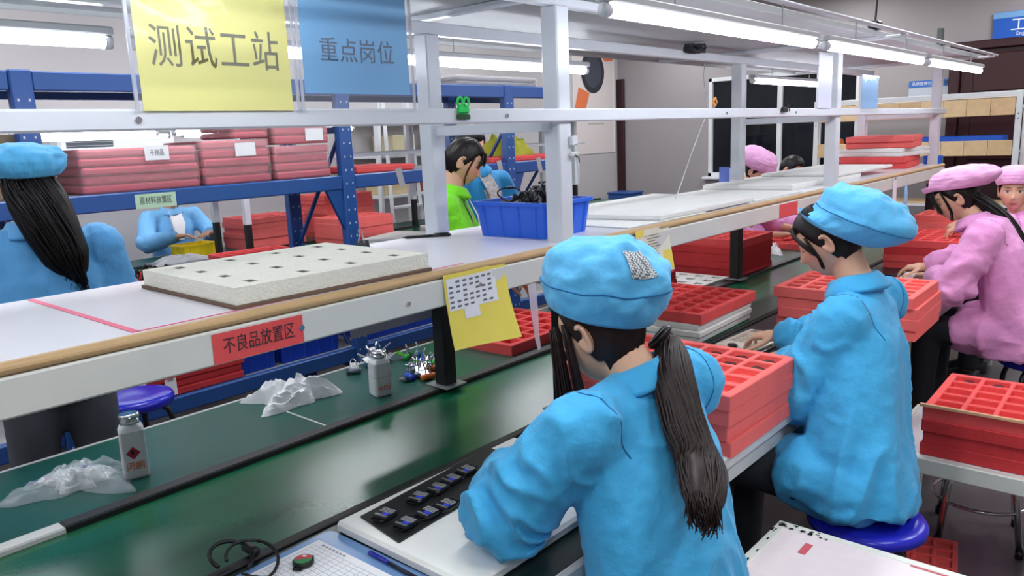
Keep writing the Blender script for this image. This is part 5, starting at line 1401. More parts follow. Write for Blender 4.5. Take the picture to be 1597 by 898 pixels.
def hand(mb, w_, d, n, left, curl=0.5, sc=1.0, spread=0.10):
    """palm and five fingers from wrist w_, pointing d, palm facing n"""
    d = Vector(d).normalized(); n = Vector(n); n = (n - d * n.dot(d)).normalized()
    t = n.cross(d) * (1 if left else -1)          # towards the thumb
    w_ = Vector(w_)
    P = lambda a, b, c=0.0: w_ + (d * a + t * b + n * c) * sc
    mb.cap(P(-0.01, 0), P(0.03, 0), 0.022 * sc, 0.024 * sc)
    for b in (0.026, 0.009, -0.009, -0.026): mb.cap(P(0.02, b * 0.7), P(0.078, b), 0.0145 * sc, 0.0115 * sc)
    for k, (b, L) in enumerate(((0.028, 0.070), (0.0095, 0.078), (-0.0095, 0.072), (-0.028, 0.056))):
        p = P(0.080 - (0.008 if k == 3 else 0), b); a = 0.15 + 0.25 * curl; sp = (1.5 - k) * spread
        r0 = 0.0088 * sc
        for s, f in enumerate((0.45, 0.32, 0.26)):
            a += curl * (0.55, 0.75, 0.5)[s] + 0.05 * k * curl
            dr = (d * math.cos(a) + n * math.sin(a) + t * math.sin(sp) * (1 if s == 0 else 0.6)).normalized()
            q = p + dr * L * f * sc
            mb.cap(p, q, r0, r0 * 0.9, 8); p = q; r0 *= 0.9
    p = P(0.018, 0.022, 0.006); a0 = (d * 0.55 + t * 0.75 + n * 0.35).normalized(); r0 = 0.0125 * sc
    for s, L in enumerate((0.042, 0.034, 0.027)):
        dr = (a0 + (d * 0.45 - t * 0.25) * s * (0.5 + curl) + n * 0.2 * s * curl).normalized()
        q = p + dr * L * sc; mb.cap(p, q, r0, r0 * 0.85, 8); p = q; r0 *= 0.85

def M_body_mat():
    if 'skin' in _mats: return _mats['skin']
    m = mat('skin', (226, 180, 150), 0.5, sub=0.08)
    nt = m.node_tree; at_ = nt.nodes.new('ShaderNodeAttribute'); at_.attribute_name = 'Col'
    nt.links.new(at_.outputs['Color'], nt.nodes['Principled BSDF'].inputs['Base Color'])
    return m

def hair_mat():
    if 'hair' in _mats: return _mats['hair']
    return mat('hair', (20, 14, 15), 0.42, var=0.4, vscale=60, spec=0.3)
def brown_hair(): return mat('brown_hair', (36, 22, 21), 0.45, var=0.35, vscale=60, spec=0.3)

def cloth_mat(name, rgb, stripe=True, rough=0.75):
    """anti-static cloth: fine woven line pattern"""
    if name in _mats: return _mats[name]
    m = mat(name, rgb, rough, var=0.05, vscale=5)
    nt = m.node_tree; b = nt.nodes['Principled BSDF']
    b.inputs['Sheen Weight'].default_value = 0.15
    tc = nt.nodes.new('ShaderNodeTexCoord'); mp = nt.nodes.new('ShaderNodeMapping')
    mp.inputs['Rotation'].default_value = (0, 0, 0.6)
    nt.links.new(tc.outputs['Object'], mp.inputs[0])
    wv = nt.nodes.new('ShaderNodeTexWave'); wv.wave_type = 'BANDS'; wv.bands_direction = 'Y'; wv.inputs['Scale'].default_value = 60; wv.inputs['Distortion'].default_value = 0.6
    nt.links.new(mp.outputs[0], wv.inputs['Vector'])
    ns = nt.nodes.new('ShaderNodeTexNoise'); ns.inputs['Scale'].default_value = 26; ns.inputs['Detail'].default_value = 4
    nt.links.new(tc.outputs['Object'], ns.inputs['Vector'])
    ad = nt.nodes.new('ShaderNodeMath'); ad.operation = 'MULTIPLY_ADD'; ad.inputs[1].default_value = 0.022 if stripe else 0.0
    nt.links.new(wv.outputs['Fac'], ad.inputs[0]); nt.links.new(ns.outputs['Fac'], ad.inputs[2])
    bp = nt.nodes.new('ShaderNodeBump'); bp.inputs['Strength'].default_value = 0.45; bp.inputs['Distance'].default_value = 0.012
    nt.links.new(ad.outputs[0], bp.inputs['Height']); nt.links.new(bp.outputs[0], b.inputs['Normal'])
    return m

def ring_pts(c, l, d, hw, hd, n=28, e=2.3):
    out = []
    for k in range(n):
        a = 2 * math.pi * k / n; ca, sa = math.cos(a), math.sin(a)
        out.append(c + l * (hw * math.copysign(abs(ca) ** (2 / e), ca)) + d * (hd * math.copysign(abs(sa) ** (2 / e), sa)))
    return out

def person(label, base, head, fw, neck, sh, el, wr, hands, pelvis, facing, coat, hat=None, seated=True, hem=None, voxel=0.006,
           trousers=None, hair=None, coat_extra=None, bare_forearm=False, eyes='down', group=None, hat_style=None, up=(0, 0, 1),
           torso_w=1.0, legs=None, fold=1.0, cvox=0.011, sleeve=1.0, shirt=None, coat_name='work_coat', seam=None, lap=0.0):
    B = Vector(base); V3 = lambda p: Vector(p) - B
    head, neck, pelvis = V3(head), V3(neck), V3(pelvis)
    sL, sR = V3(sh[0]), V3(sh[1]); eL, eR = V3(el[0]), V3(el[1]); wL, wR = V3(wr[0]), V3(wr[1])
    fw = Vector(fw).normalized(); up = Vector(up); rt = fw.cross(up).normalized(); hu = rt.cross(fw)
    HM = Matrix((rt, fw, hu)).transposed()
    fc = Vector(facing); fc.z = 0; fc.normalize(); lt = Vector((fc.y, -fc.x, 0)); lt = -lt      # lt: towards the person's left
    root = thing('person', label, 'person', base, 0, group)
    sc_ = (sL + sR) / 2; waist = sc_.lerp(pelvis, 0.60)
    # legs
    hips = [pelvis + lt * 0.085 - Vector((0, 0, 0.02)), pelvis - lt * 0.085 - Vector((0, 0, 0.02))]
    if legs is None:
        if seated:
            kn = [h + fc * 0.40 + lt * s * 0.05 + Vector((0, 0, 0.02)) for h, s in zip(hips, (1, -1))]
            an = [Vector((k.x, k.y, 0)) + fc * 0.02 + Vector((0, 0, 0.09 - B.z)) for k in kn]
        else:
            kn = [Vector((h.x, h.y, 0)) + fc * 0.02 + lt * s * 0.02 + Vector((0, 0, 0.48 - B.z)) for h, s in zip(hips, (1, -1))]
            an = [Vector((k.x, k.y, 0)) - fc * 0.01 + lt * s * 0.02 + Vector((0, 0, 0.09 - B.z)) for k, s in zip(kn, (1, -1))]
    # ---- body: one continuous skin mesh
    mb = MB()
    hd = sph_dirs(44, 34); hp = head_surface(hd)
    V = [HM @ Vector(p) + head for p in hp]
    nu = 44
    mb.loft([V[i * nu:(i + 1) * nu] for i in range(35)])
    for s in (-1, 1):
        ec = head + HM @ Vector((s * 0.073, -0.012, -0.006))
        EM = HM @ Matrix.Rotation(s * 0.35, 3, 'Z') @ Matrix.Rotation(-0.15, 3, 'X')
        ringp = [ec + EM @ Vector((s * 0.006 * (1 + 0.5 * math.sin(a)), 0.017 * math.cos(a) * (1 + 0.15 * math.sin(a)), 0.030 * math.sin(a))) for a in [2 * math.pi * k / 16 for k in range(16)]]
        mb.tube(ringp, 0.0055, 8, closed=True)
        mb.ell(ec, (0.005, 0.014, 0.024), EM, 10, 8)
        mb.ell(ec + EM @ Vector((0.004 * s, 0.003, -0.026)), (0.005, 0.008, 0.010), EM, 8, 6)
    mb.cap(head + HM @ Vector((0, -0.025, -0.05)), neck + Vector((0, 0, 0.0)), 0.050, 0.056, 16)
    mb.cap(neck, sc_ - Vector((0, 0, 0.03)), 0.06, 0.07)
    spine = [sc_ + Vector((0, 0, -0.02)), sc_.lerp(waist, 0.45), waist, waist.lerp(pelvis, 0.6), pelvis - Vector((0, 0, 0.03))]
    rings = []
    for i, p in enumerate(spine):
        t = (spine[min(i + 1, 4)] - spine[max(i - 1, 0)]).normalized(); l = ((sL - sR).normalized().lerp(lt, i / 4)).normalized(); l = (l - t * l.dot(t)).normalized(); d = l.cross(t)
        rings.append(ring_pts(p, l, d, (0.13, 0.14, 0.125, 0.14, 0.14)[i], (0.06, 0.09, 0.085, 0.10, 0.09)[i], 20))
    mb.loft(rings)
    for s, e_, w_, H, left in ((sL, eL, wL, hands[0], True), (sR, eR, wR, hands[1], False)):
        mb.cap(sc_.lerp(s, 0.5), s, 0.05, 0.048); mb.cap(s, e_, 0.046, 0.036); mb.cap(e_, w_, 0.036, 0.024)
        if H: hand(mb, w_, H[0], H[1], left, H[2], H[3] if len(H) > 3 else 1.0, H[4] if len(H) > 4 else 0.10)
    for h, k, a in zip(hips, kn, an):
        mb.cap(h, k, 0.075, 0.052); mb.cap(k, a, 0.05, 0.034)
        mb.cap(a - Vector((0, 0, 0.05)), a + fc * 0.13 - Vector((0, 0, 0.06)), 0.026, 0.024)
    me = remesh(mb, voxel, 2)
    co = get_co(me)
    HMi = np.array(HM.inverted()); L = (co - np.array(head)) @ HMi.T
    x, y, z = np.abs(L[:, 0]), L[:, 1], L[:, 2]
    base_c = np.array(lin((224, 176, 146)))
    C = np.tile(base_c, (len(co), 1)); C *= (0.94 + 0.12 * vnoise(co * 22))[:, None]
    inhead = (np.abs(L) < 0.14).all(1) & (y > 0.03)
    def mix(mask, col): C[:] = C * (1 - mask[:, None]) + np.array(lin(col)) * mask[:, None]
    g = lambda x0, z0, sx, sz: np.exp(-((x - x0) / sx) ** 4 - ((z - z0) / sz) ** 4) * inhead
    mix(0.35 * g(0.042, -0.022, 0.02, 0.018), (224, 140, 122))
    mix(0.85 * g(0.0, -0.060, 0.021, 0.0085), (186, 92, 88))
    mix(0.9 * g(0.031, 0.033, 0.019, 0.0042), (44, 32, 28))
    if eyes == 'open':
        mix(0.95 * g(0.031, 0.0105, 0.0155, 0.0062), (228, 220, 214)); mix(g(0.031, 0.0105, 0.0068, 0.0066), (24, 16, 14)); mix(0.9 * g(0.031, 0.0165, 0.018, 0.0028), (30, 20, 20))
    else:
        mix(0.9 * g(0.031, 0.004, 0.017, 0.0032), (34, 22, 22))
    mix(0.4 * g(0.0075, -0.034, 0.004, 0.003), (120, 70, 60))
    ca = me.color_attributes.new('Col', 'FLOAT_COLOR', 'POINT')
    ca.data.foreach_set('color', np.concatenate([np.clip(C, 0, 1), np.ones((len(co), 1))], 1).ravel())
    set_co(me, co)
    me.materials.clear(); obj('body', me, M_body_mat(), root)
    # ---- trousers and shoes
    tm = trousers or mat('dark_trousers', (26, 28, 36), 0.8, var=0.1)
    mb = MB()
    for h, k, a in zip(hips, kn, an):
        mb.cap(h, k, 0.090, 0.072); mb.tube([k, k.lerp(a, 0.5), a], [0.072, 0.062, 0.058], 14); mb.ell(k, (0.073, 0.073, 0.073))
    mb.ell(pelvis - Vector((0, 0, 0.01)), (0.15, 0.15, 0.11))
    me = remesh(mb, 0.016, 3); me.materials.clear(); obj('trousers', me, tm, root)
    for a in an:
        mb = MB(); c = a + fc * 0.05
        Ms = basis(fc, lt)
        mb.loft([[c + Ms @ Vector((x_ * s + 0.01, y_ * s, z_)) + Vector((0, 0, -(a.z + B.z))) for x_, y_ in rrect(0.25, 0.092, 0.044)] for s, z_ in ((0.97, 0.0), (1.0, 0.01), (0.97, 0.04))] + [[c + Ms @ Vector((x_ * 0.55 - 0.05, y_ * 0.7, 0)) + Vector((0, 0, 0.085 - (a.z + B.z))) for x_, y_ in rrect(0.25, 0.092, 0.044)]])
        obj('shoe', mb, mat('dark_shoe', (40, 40, 46), 0.5), root, True)
    # ---- coat
    hemz = (hem - B.z) if hem is not None else pelvis.z - 0.03
    hem_c = Vector((pelvis.x, pelvis.y, hemz)) - fc * 0.0
    mb = MB()
    tw = torso_w
    sp2 = [neck - Vector((0, 0, 0.015)), sc_ + Vector((0, 0, 0.015)), sc_.lerp(waist, 0.35), waist, waist.lerp(pelvis, 0.65), hem_c]
    sz = ((0.062, 0.062), (0.150 * tw, 0.082), (0.182 * tw, 0.118), (0.182 * tw, 0.128), (0.192 * tw, 0.142), (0.205 * tw, 0.165 if seated else 0.15))
    rings = []; m_ = len(sp2)
    # resample smooth
    for i in range(m_):
        p = sp2[i]; t = (sp2[min(i + 1, m_ - 1)] - sp2[max(i - 1, 0)]).normalized()
        l = ((sL - sR).normalized().lerp(lt, max(0, (i - 1)) / (m_ - 2))).normalized(); l = (l - t * l.dot(t)).normalized(); d = l.cross(t)
        rings.append(ring_pts(p, l, d, sz[i][0], sz[i][1]))
    mb.loft(rings)
    for s, e_, w_ in ((sL, eL, wL), (sR, eR, wR)):
        mb.cap(neck - Vector((0, 0, 0.03)), s.lerp(sc_, 0.12), 0.055, 0.066)
        mb.cap(s, e_, 0.076 * sleeve, 0.074 * sleeve)
        if bare_forearm:
            mb.cap(e_, e_.lerp(w_, 0.18), 0.07, 0.066)
        else:
            dn = Vector((0, 0, -0.012))
            mb.tube([e_, e_ + (e_ - s).normalized() * 0.012 + dn, e_.lerp(w_, 0.35) + dn, e_.lerp(w_, 0.72), w_.lerp(e_, 0.07)], [0.05, 0.078 * sleeve, 0.078 * sleeve, 0.064 * sleeve, 0.046], 16)
            mb.ell(e_, (0.08 * sleeve,) * 3)
    if lap:
        for s in (-1, 1): mb.cap(pelvis + lt * s * 0.085 - Vector((0, 0, 0.005)), pelvis + fc * lap + lt * s * 0.10 + Vector((0, 0, 0.005)), 0.125, 0.108)
    if coat_extra: coat_extra(mb, B)
    me = remesh(mb, cvox, 5)
    co = get_co(me); no = get_no(me)
    bones = [(sL, eL, 0), (sR, eR, 0), (eL, wL, 1), (eR, wR, 1), (sc_, pelvis, 2)]
    rad = [0.075, 0.075, 0.07, 0.07, 0.17]
    best = np.full(len(co), 9e9); kind = np.zeros(len(co), int); disp = np.zeros(len(co)); seed = int(abs(B.x * 37 + B.y * 91) * 10) % 97
    for bi, (a, b, kd) in enumerate(bones):
        a_, b_ = np.array(a), np.array(b); ax = b_ - a_; Lb = np.linalg.norm(ax); ax /= Lb
        r = co - a_; tt = r @ ax; q = r - np.outer(np.clip(tt, 0, Lb), ax); dist = np.linalg.norm(q, axis=1) / rad[bi]
        q2 = r - np.outer(tt, ax)
        if kd < 2:
            u = tt * 17 + 4 * vnoise(co * 9, seed + bi)
            n1 = vnoise(np.stack([u, q2[:, 0] * 9 + bi * 7, q2[:, 2] * 9 + q2[:, 1] * 5], 1), seed)
            near = np.exp(-((tt - (Lb if kd == 0 else 0)) / 0.10) ** 2)
            dv = (0.45 - np.abs(2 * n1 - 1) ** 0.8) * (0.016 + 0.030 * near)
        else:
            n1 = vnoise(np.stack([q2[:, 0] * 13 + tt * 3.0, q2[:, 1] * 13 - tt * 2.0, tt * 4 + 20], 1), seed + 5)
            n2 = vnoise(co * 7 + 31, seed + 9)
            dv = (0.45 - np.abs(2 * n1 - 1) ** 0.8) * (0.008 + 0.026 * np.clip(tt / Lb, 0, 1.1)) + (n2 - 0.5) * 0.016
        n3 = vnoise(co * 24 + 7 + bi, seed + 3); dv = dv + (0.4 - np.abs(2 * n3 - 1)) * 0.0045
        better = dist < best
        disp = np.where(better, dv, disp); best = np.where(better, dist, best)
    # smooth blending of displacement
    co = co + no * (disp * fold * (0.35 if shirt is not None else 1.0))[:, None]
    if seated: pass
    set_co(me, co); me.materials.clear()
    # one smoothing pass through a temporary object keeps folds soft
    ot = bpy.data.objects.new('t', me); COL.objects.link(ot); s_ = ot.modifiers.new('s', 'SMOOTH'); s_.factor = 0.5; s_.iterations = 1
    me2 = bpy.data.meshes.new_from_object(ot.evaluated_get(bpy.context.evaluated_depsgraph_get())); bpy.data.objects.remove(ot)
    me2.polygons.foreach_set('use_smooth', [True] * len(me2.polygons))
    co_o = obj(coat_name, me2, coat, root)
    # armhole seams laid on the cloth
    from mathutils.bvhtree import BVHTree
    bv = BVHTree.FromPolygons([v.co.copy() for v in me2.vertices], [tuple(q.vertices) for q in me2.polygons])
    for s in (sL, sR):
        ax = ((s - sc_).normalized() + Vector((0, 0, -0.25))).normalized(); c = sc_.lerp(s, 0.86) - Vector((0, 0, 0.03))
        u = fc - ax * fc.dot(ax); u.normalize(); w2 = ax.cross(u); pts_ = []
        for k in range(36):
            a = 2 * math.pi * k / 36; dr = u * math.cos(a) + w2 * math.sin(a)
            h = bv.ray_cast(c + dr * 0.35, -dr, 0.35)
            if h[0] is not None and dr.z > -0.30 and (h[0] - c).length < 0.15: pts_.append(h[0] + dr * 0.0005)
            elif len(pts_) > 3:
                pass
        if len(pts_) > 12 and seam is not None:
            k0 = max(range(len(pts_)), key=lambda i: (pts_[i] - pts_[i - 1]).length); pts_ = pts_[k0:] + pts_[:k0]
            mb = MB(); mb.tube(pts_, 0.0014, 5); obj('armhole_seam', mb, seam, co_o, True)
    # collar
    ct = (head + HM @ Vector((0, -0.03, -0.06)) - neck).normalized()
    ct = (ct + Vector((0, 0, 0.6))).normalized()
    l = (sL - sR).normalized(); l = (l - ct * l.dot(ct)).normalized(); d = l.cross(ct)
    mb = MB(); rings = []
    for (hgt, r) in ((-0.030, 0.082), (0.0, 0.072), (0.026, 0.066), (0.030, 0.069), (0.022, 0.078), (-0.012, 0.098), (-0.022, 0.100), (-0.024, 0.094)):
        rings.append([neck + ct * (hgt - 0.014 * max(0, math.sin(a)) * (1 if d.dot(fc) > 0 else -1)) + (l * math.cos(a) * 1.02 + d * math.sin(a)) * r * (1 + 0.03 * math.sin(5 * a + hgt * 60)) for a in [2 * math.pi * k / 32 for k in range(32)]])
    mb.loft(rings, cap=False, closed=True); obj('collar', mb, coat, co_o, True)
    # cuffs
    if not bare_forearm:
        for e_, w_ in ((eL, wL), (eR, wR)):
            mb = MB(); t = (w_ - e_).normalized(); q = w_ - t * 0.012
            mb.tube([q - t * 0.030, q - t * 0.028, q, q + t * 0.002, q - t * 0.004], [0.044, 0.050, 0.0475, 0.043, 0.036], 18, cap=False); obj('cuff', mb, coat, co_o, True)
    if shirt is not None:
        mb = MB(); cst = sc_ + fc * 0.085
        p1 = neck + fc * 0.052 - Vector((0, 0, 0.0)); pts = [p1 + lt * 0.045, p1 - lt * 0.045, sc_.lerp(waist, 0.7) + fc * 0.142 - lt * 0.03, sc_.lerp(waist, 0.7) + fc * 0.142 + lt * 0.03]
        q0 = sc_.lerp(waist, 0.2) + fc * 0.128
        rows = [[p1 + lt * 0.05 * k for k in (1, 0, -1)], [q0 + lt * 0.055 * k + fc * (0.006 if k == 0 else 0) for k in (1, 0, -1)], [pts[3], (pts[2] + pts[3]) / 2 + fc * 0.006, pts[2]]]
        VV = [p for r in rows for p in r]; FF = [(i * 3 + j, i * 3 + j + 1, i * 3 + j + 4, i * 3 + j + 3) for i in range(2) for j in range(2)]
        VV = [p + fc * 0.012 for p in VV]; fold_ = 0
        VV2 = VV + [p - fc * 0.03 for p in VV]; mb.add(VV2, FF + [tuple(k + 9 for k in f[::-1]) for f in FF]); obj('shirt_front', mb, shirt, root, True)
    # ---- hair cap
    hm = (hair or {}).get('mat') or hair_mat()
    nu, nv = 72, 54
    dd = sph_dirs(nu, nv); pts = head_surface(dd)
    dy, dz, dx = dd[:, 1], dd[:, 2], np.abs(dd[:, 0])
    front = np.clip((dy + 0.15) / 0.75, 0, 1)
    hl = -0.62 + front * 1.18 - 0.25 * (dy < -0.3)
    bang = (hair or {}).get('bangs', 0.0)
    hl = hl - bang * np.exp(-((dd[:, 0]) / 0.6) ** 2) * front
    ear = np.exp(-((pts[:, 1] + 0.010) / 0.022) ** 2 - ((pts[:, 2] + 0.012) / 0.03) ** 2)
    ov = np.clip((dz - hl) / 0.22, 0, 1)
    groove = vnoise(np.stack([np.arctan2(dd[:, 0], dd[:, 1]) * 16, dz * 3, dz * 0], 1), 3)
    thick = ov * (0.012 - 0.011 * ear) + (groove - 0.5) * 0.004 * ov - 0.006 * (1 - ov) ** 2
    nrm = pts / np.linalg.norm(pts, axis=1)[:, None]
    hp2 = pts + nrm * thick[:, None]
    keep = (dz - hl) > -0.12
    Vh = [HM @ Vector(p) + head for p in hp2]; Fh = []
    for i in range(nv):
        for k in range(nu):
            q = (i * nu + k, i * nu + (k + 1) % nu, (i + 1) * nu + (k + 1) % nu, (i + 1) * nu + k)
            if keep[list(q)].sum() >= 2: Fh.append(q)
    mb = MB(); mb.add(Vh, Fh); hair_o = obj('hair', mb, hm, root, True)
    if hair:
        for tail in hair.get('tails', []):
            mb = MB(); path = [Vector(p) - B for p in tail[0]]; rad_ = tail[1]
            fine = []; fr = []
            for i in range(len(path) - 1):
                p_1, p0, p1, p2 = path[max(i - 1, 0)], path[i], path[i + 1], path[min(i + 2, len(path) - 1)]
                for s in range(5):
                    u = s / 5
                    fine.append(0.5 * ((2 * p0) + (p1 - p_1) * u + (2 * p_1 - 5 * p0 + 4 * p1 - p2) * u * u + (3 * p0 - p_1 - 3 * p1 + p2) * u ** 3)); fr.append(rad_[i] * (1 - u) + rad_[i + 1] * u)
            fine.append(path[-1]); fr.append(rad_[-1])
            mb.tube(fine, [r * 0.94 for r in fr], 20, flat=tail[3] if len(tail) > 3 else 0.8)
            rnd = random.Random(4)
            for k in range(tail[2] if len(tail) > 2 else 50):
                a = rnd.uniform(0, 6.28); rr = rnd.uniform(0.86, 1.0); st = rnd.randint(0, 4); wob = rnd.uniform(-1, 1)
                sp_ = []; sr_ = []
                n_ = len(fine)
                for i in range(st, n_):
                    t = (fine[min(i + 1, n_ - 1)] - fine[max(i - 1, 0)]).normalized(); u = Vector((0.3, 0.2, 1)); u = (u - t * u.dot(t)).normalized(); w2 = t.cross(u)
                    aa = a + 0.12 * math.sin(i * 0.3 + wob * 3); ex = 1 + 0.04 * math.sin(i * 0.5 + k)
                    sp_.append(fine[i] + (u * math.cos(aa) * (tail[3] if len(tail) > 3 else 0.8) + w2 * math.sin(aa)) * fr[i] * rr * ex); sr_.append(0.0042 * (1 - 0.6 * i / n_))
                sp_.append(sp_[-1] + (sp_[-1] - sp_[-2]).normalized() * rnd.uniform(0.01, 0.06) + Vector((rnd.uniform(-.012, .012), rnd.uniform(-.012, .012), -0.01))); sr_.append(0.0008)
                mb.tube(sp_, sr_, 5)
            obj('ponytail', mb, hm, hair_o, True)
            if tail[0] and hair.get('tie'):
                mb = MB(); t = (fine[3] - fine[1]).normalized(); u = Vector((0, 0, 1)); u = (u - t * u.dot(t)).normalized(); w2 = t.cross(u)
                mb.tube([fine[1] + (u * math.cos(a) + w2 * math.sin(a)) * fr[1] * 1.02 for a in [k / 16 * 6.2832 for k in range(16)]], 0.009, 8, closed=True); obj('hair_tie', mb, M_blackpl, hair_o, True)
                mb = MB(); mb.box(fine[1] + Vector(hair['tie']), (0.020, 0.024, 0.022), bev=0.006); obj('hair_clip', mb, mat('clear_clip', (205, 205, 212), 0.15, alpha=0.8), hair_o)
        for lock in hair.get('locks', []):
            mb = MB(); rnd = random.Random(8)
            for k in range(lock[2]):
                off = Vector((rnd.gauss(0, 1), rnd.gauss(0, 1), rnd.gauss(0, 0.6))) * lock[1]
                pp = [HM @ Vector(p) + head + off * (0.4 + 0.6 * i / (len(lock[0]) - 1)) for i, p in enumerate(lock[0])]
                fp = []
                for i in range(len(pp) - 1):
                    for s in range(4): fp.append(pp[i].lerp(pp[i + 1], s / 4))
                fp.append(pp[-1])
                fp = [fp[0]] + [(fp[i - 1] + fp[i] * 2 + fp[i + 1]) / 4 for i in range(1, len(fp) - 1)] + [fp[-1]]
                mb.tube(fp, [0.0028 * (1 - 0.7 * i / (len(fp) - 1)) for i in range(len(fp))], 5)
            obj('hair_lock', mb, hm, hair_o, True)
    # ---- cap
    if hat is not None:
        st = dict(puff=1.0, sag=0.02, front=0.042, back=-0.030, h=0.125, crinkle=1.0, peak=0.0, wide=1.0, long=1.0, tilt=0.0, shift=0.0)
        st.update(hat_style or {})
        nu, nv = 84, 30; G = np.zeros((nv, nu, 3))
        prof = [(0.0, 1.0, 0.0), (0.06, 1.05, 0.06), (0.15, 1.12, 0.16), (0.3, 1.19, 0.37), (0.45, 1.17, 0.58), (0.6, 1.03, 0.77), (0.75, 0.78, 0.90), (0.88, 0.44, 0.975), (1.0, 0.012, 1.0)]
        pv = np.array(prof); vv = np.linspace(0, 1, nv)
        rr = np.interp(vv, pv[:, 0], pv[:, 1]); hh_ = np.interp(vv, pv[:, 0], pv[:, 2])
        rr = 1 + (rr - 1) * np.where(rr > 1, st['puff'], 1)
        th = np.linspace(0, 2 * np.pi, nu, endpoint=False)
        for i in range(nv):
            rx = 0.088 * rr[i] * st['wide']; ry = 0.108 * rr[i] * st['long']
            yy = ry * np.sin(th); xx = rx * np.cos(th)
            f = (np.sin(th) + 1) / 2
            zr = st['back'] * (1 - f) + st['front'] * f
            zz = zr * (1 - hh_[i]) + st['h'] * hh_[i]
            yy = yy - st['sag'] * np.sin(np.pi * min(hh_[i], 0.75) / 1.0) * 1.2 - 0.012 - 0.108 * (st['long'] - 1) * 0.5
            pk = st['peak'] * np.exp(-((th - np.pi / 2) / 0.35) ** 2) * (1 - vv[i]) ** 3
            G[i, :, 0] = xx; G[i, :, 1] = yy + pk; G[i, :, 2] = zz - pk * 0.35
        Pn = G.reshape(-1, 3); vflat = np.repeat(vv, nu); tf = np.tile(th, nv)
        nz = vnoise(Pn * 30 + 5, 11) - 0.5; nz2 = vnoise(Pn * 62 + 9, 12) - 0.5
        rid = 1 - np.abs(2 * vnoise(Pn * np.array([17, 17, 26]) + 3, 13) - 1)
        body_w = np.clip((vflat - 0.10) / 0.15, 0, 1) * np.clip((1.05 - vflat) / 0.3, 0.2, 1)
        dirn = Pn - np.array([0, -0.012, 0.03]); dirn /= np.linalg.norm(dirn, axis=1)[:, None]
        gath = np.sin(tf * 26 + 3 * np.sin(tf * 3)) * np.exp(-((vflat - 0.14) / 0.07) ** 2) * 0.0022
        dsp = st['crinkle'] * body_w * (nz * 0.016 + nz2 * 0.006 + (rid - 0.6) * 0.010) + gath
        Pn = Pn + dirn * dsp[:, None]
        ct_, st_ = math.cos(st['tilt']), math.sin(st['tilt'])
        Pn = np.stack([Pn[:, 0], Pn[:, 1] * ct_ - Pn[:, 2] * st_ + st['shift'], Pn[:, 2] * ct_ + Pn[:, 1] * st_], 1)
        Pin = Pn[:nu] * np.array([0.97, 0.97, 1]) + np.array([0, 0, 0.012])
        rows = [[HM @ Vector(p) + head for p in Pin]] + [[HM @ Vector(p) + head for p in Pn[i * nu:(i + 1) * nu]] for i in range(nv)]
        mb = MB(); mb.loft(rows, cap=False); hat_o = obj('work_cap', mb, hat, root, True)
        mb = MB()
        ring2 = [[HM @ Vector((p[0] * s, (p[1] + 0.012) * s - 0.012, p[2] + dz_)) + head for p in Pn[:nu]] for s, dz_ in ((1.012, 0.002), (1.026, 0.004), (1.034, 0.022), (1.022, 0.026))]
        mb.loft(ring2, cap=False); obj('cap_band', mb, hat, hat_o, True)
        if st.get('seam'):
            i = 9; mb = MB(); ring3 = [HM @ Vector(p * 1.006) + head for p in Pn[i * nu:(i + 1) * nu]]
            mb.tube(ring3, 0.0016, 5, closed=True); obj('cap_seam', mb, st['seam'], hat_o, True)
        if st.get('mesh'):
            t0, t1, v0, v1 = st['mesh']; n_ = 8; Vm = []; Fm = []
            for i in range(n_ + 1):
                for j in range(n_ + 1):
                    ti = (t0 + (t1 - t0) * i / n_) / (2 * math.pi) * nu; vi = (v0 + (v1 - v0) * j / n_) * (nv - 1)
                    a, b = int(vi), int(ti); fa, fb = vi - a, ti - b
                    g_ = lambda i_, k_: Pn[min(i_, nv - 1) * nu + k_ % nu]
                    p = (g_(a, b) * (1 - fa) + g_(a + 1, b) * fa) * (1 - fb) + (g_(a, b + 1) * (1 - fa) + g_(a + 1, b + 1) * fa) * fb
                    Vm.append(HM @ Vector(p * 1.022 + np.array([0, 0, 0.002])) + head)
            for i in range(n_):
                for j in range(n_): Fm.append((i * (n_ + 1) + j, (i + 1) * (n_ + 1) + j, (i + 1) * (n_ + 1) + j + 1, i * (n_ + 1) + j + 1))
            mb = MB(); mb.add(Vm, Fm); pm = mat('mesh_fabric', (176, 182, 186), 0.6)
            if not pm.get('done'):
                pm['done'] = 1
                nt = pm.node_tree; tc = nt.nodes.new('ShaderNodeTexCoord'); ck = nt.nodes.new('ShaderNodeTexChecker'); ck.inputs['Scale'].default_value = 210
                ck.inputs[1].default_value = lin((196, 200, 204)) + (1,); ck.inputs[2].default_value = lin((84, 92, 98)) + (1,)
                nt.links.new(tc.outputs['Object'], ck.inputs[0]); nt.links.new(ck.outputs[0], nt.nodes['Principled BSDF'].inputs['Base Color'])
            obj('mesh_panel', mb, pm, hat_o, True)
    return root

M_bluecoat = cloth_mat('blue_coat', (60, 170, 224))
M_bluecap = cloth_mat('blue_cap', (88, 182, 234), False)
M_pinkcoat = cloth_mat('pink_coat', (234, 158, 214))
M_pinkcap = cloth_mat('pink_cap', (238, 174, 222), False)
M_palecoat = cloth_mat('pale_blue_coat', (120, 186, 236))
M_lbluecoat = cloth_mat('left_blue_coat', (92, 168, 226))
M_greencoat = cloth_mat('green_jacket', (120, 226, 20), False)
DOWN = (0, 0, -1)

M_seamb = mat('seam_dark_blue', (28, 112, 170), 0.8)
M_seamp = mat('seam_dark_pink', (190, 110, 170), 0.8)
def tail_at(pts): return [tuple(at(a, b, x=x)) for a, b, x in pts]
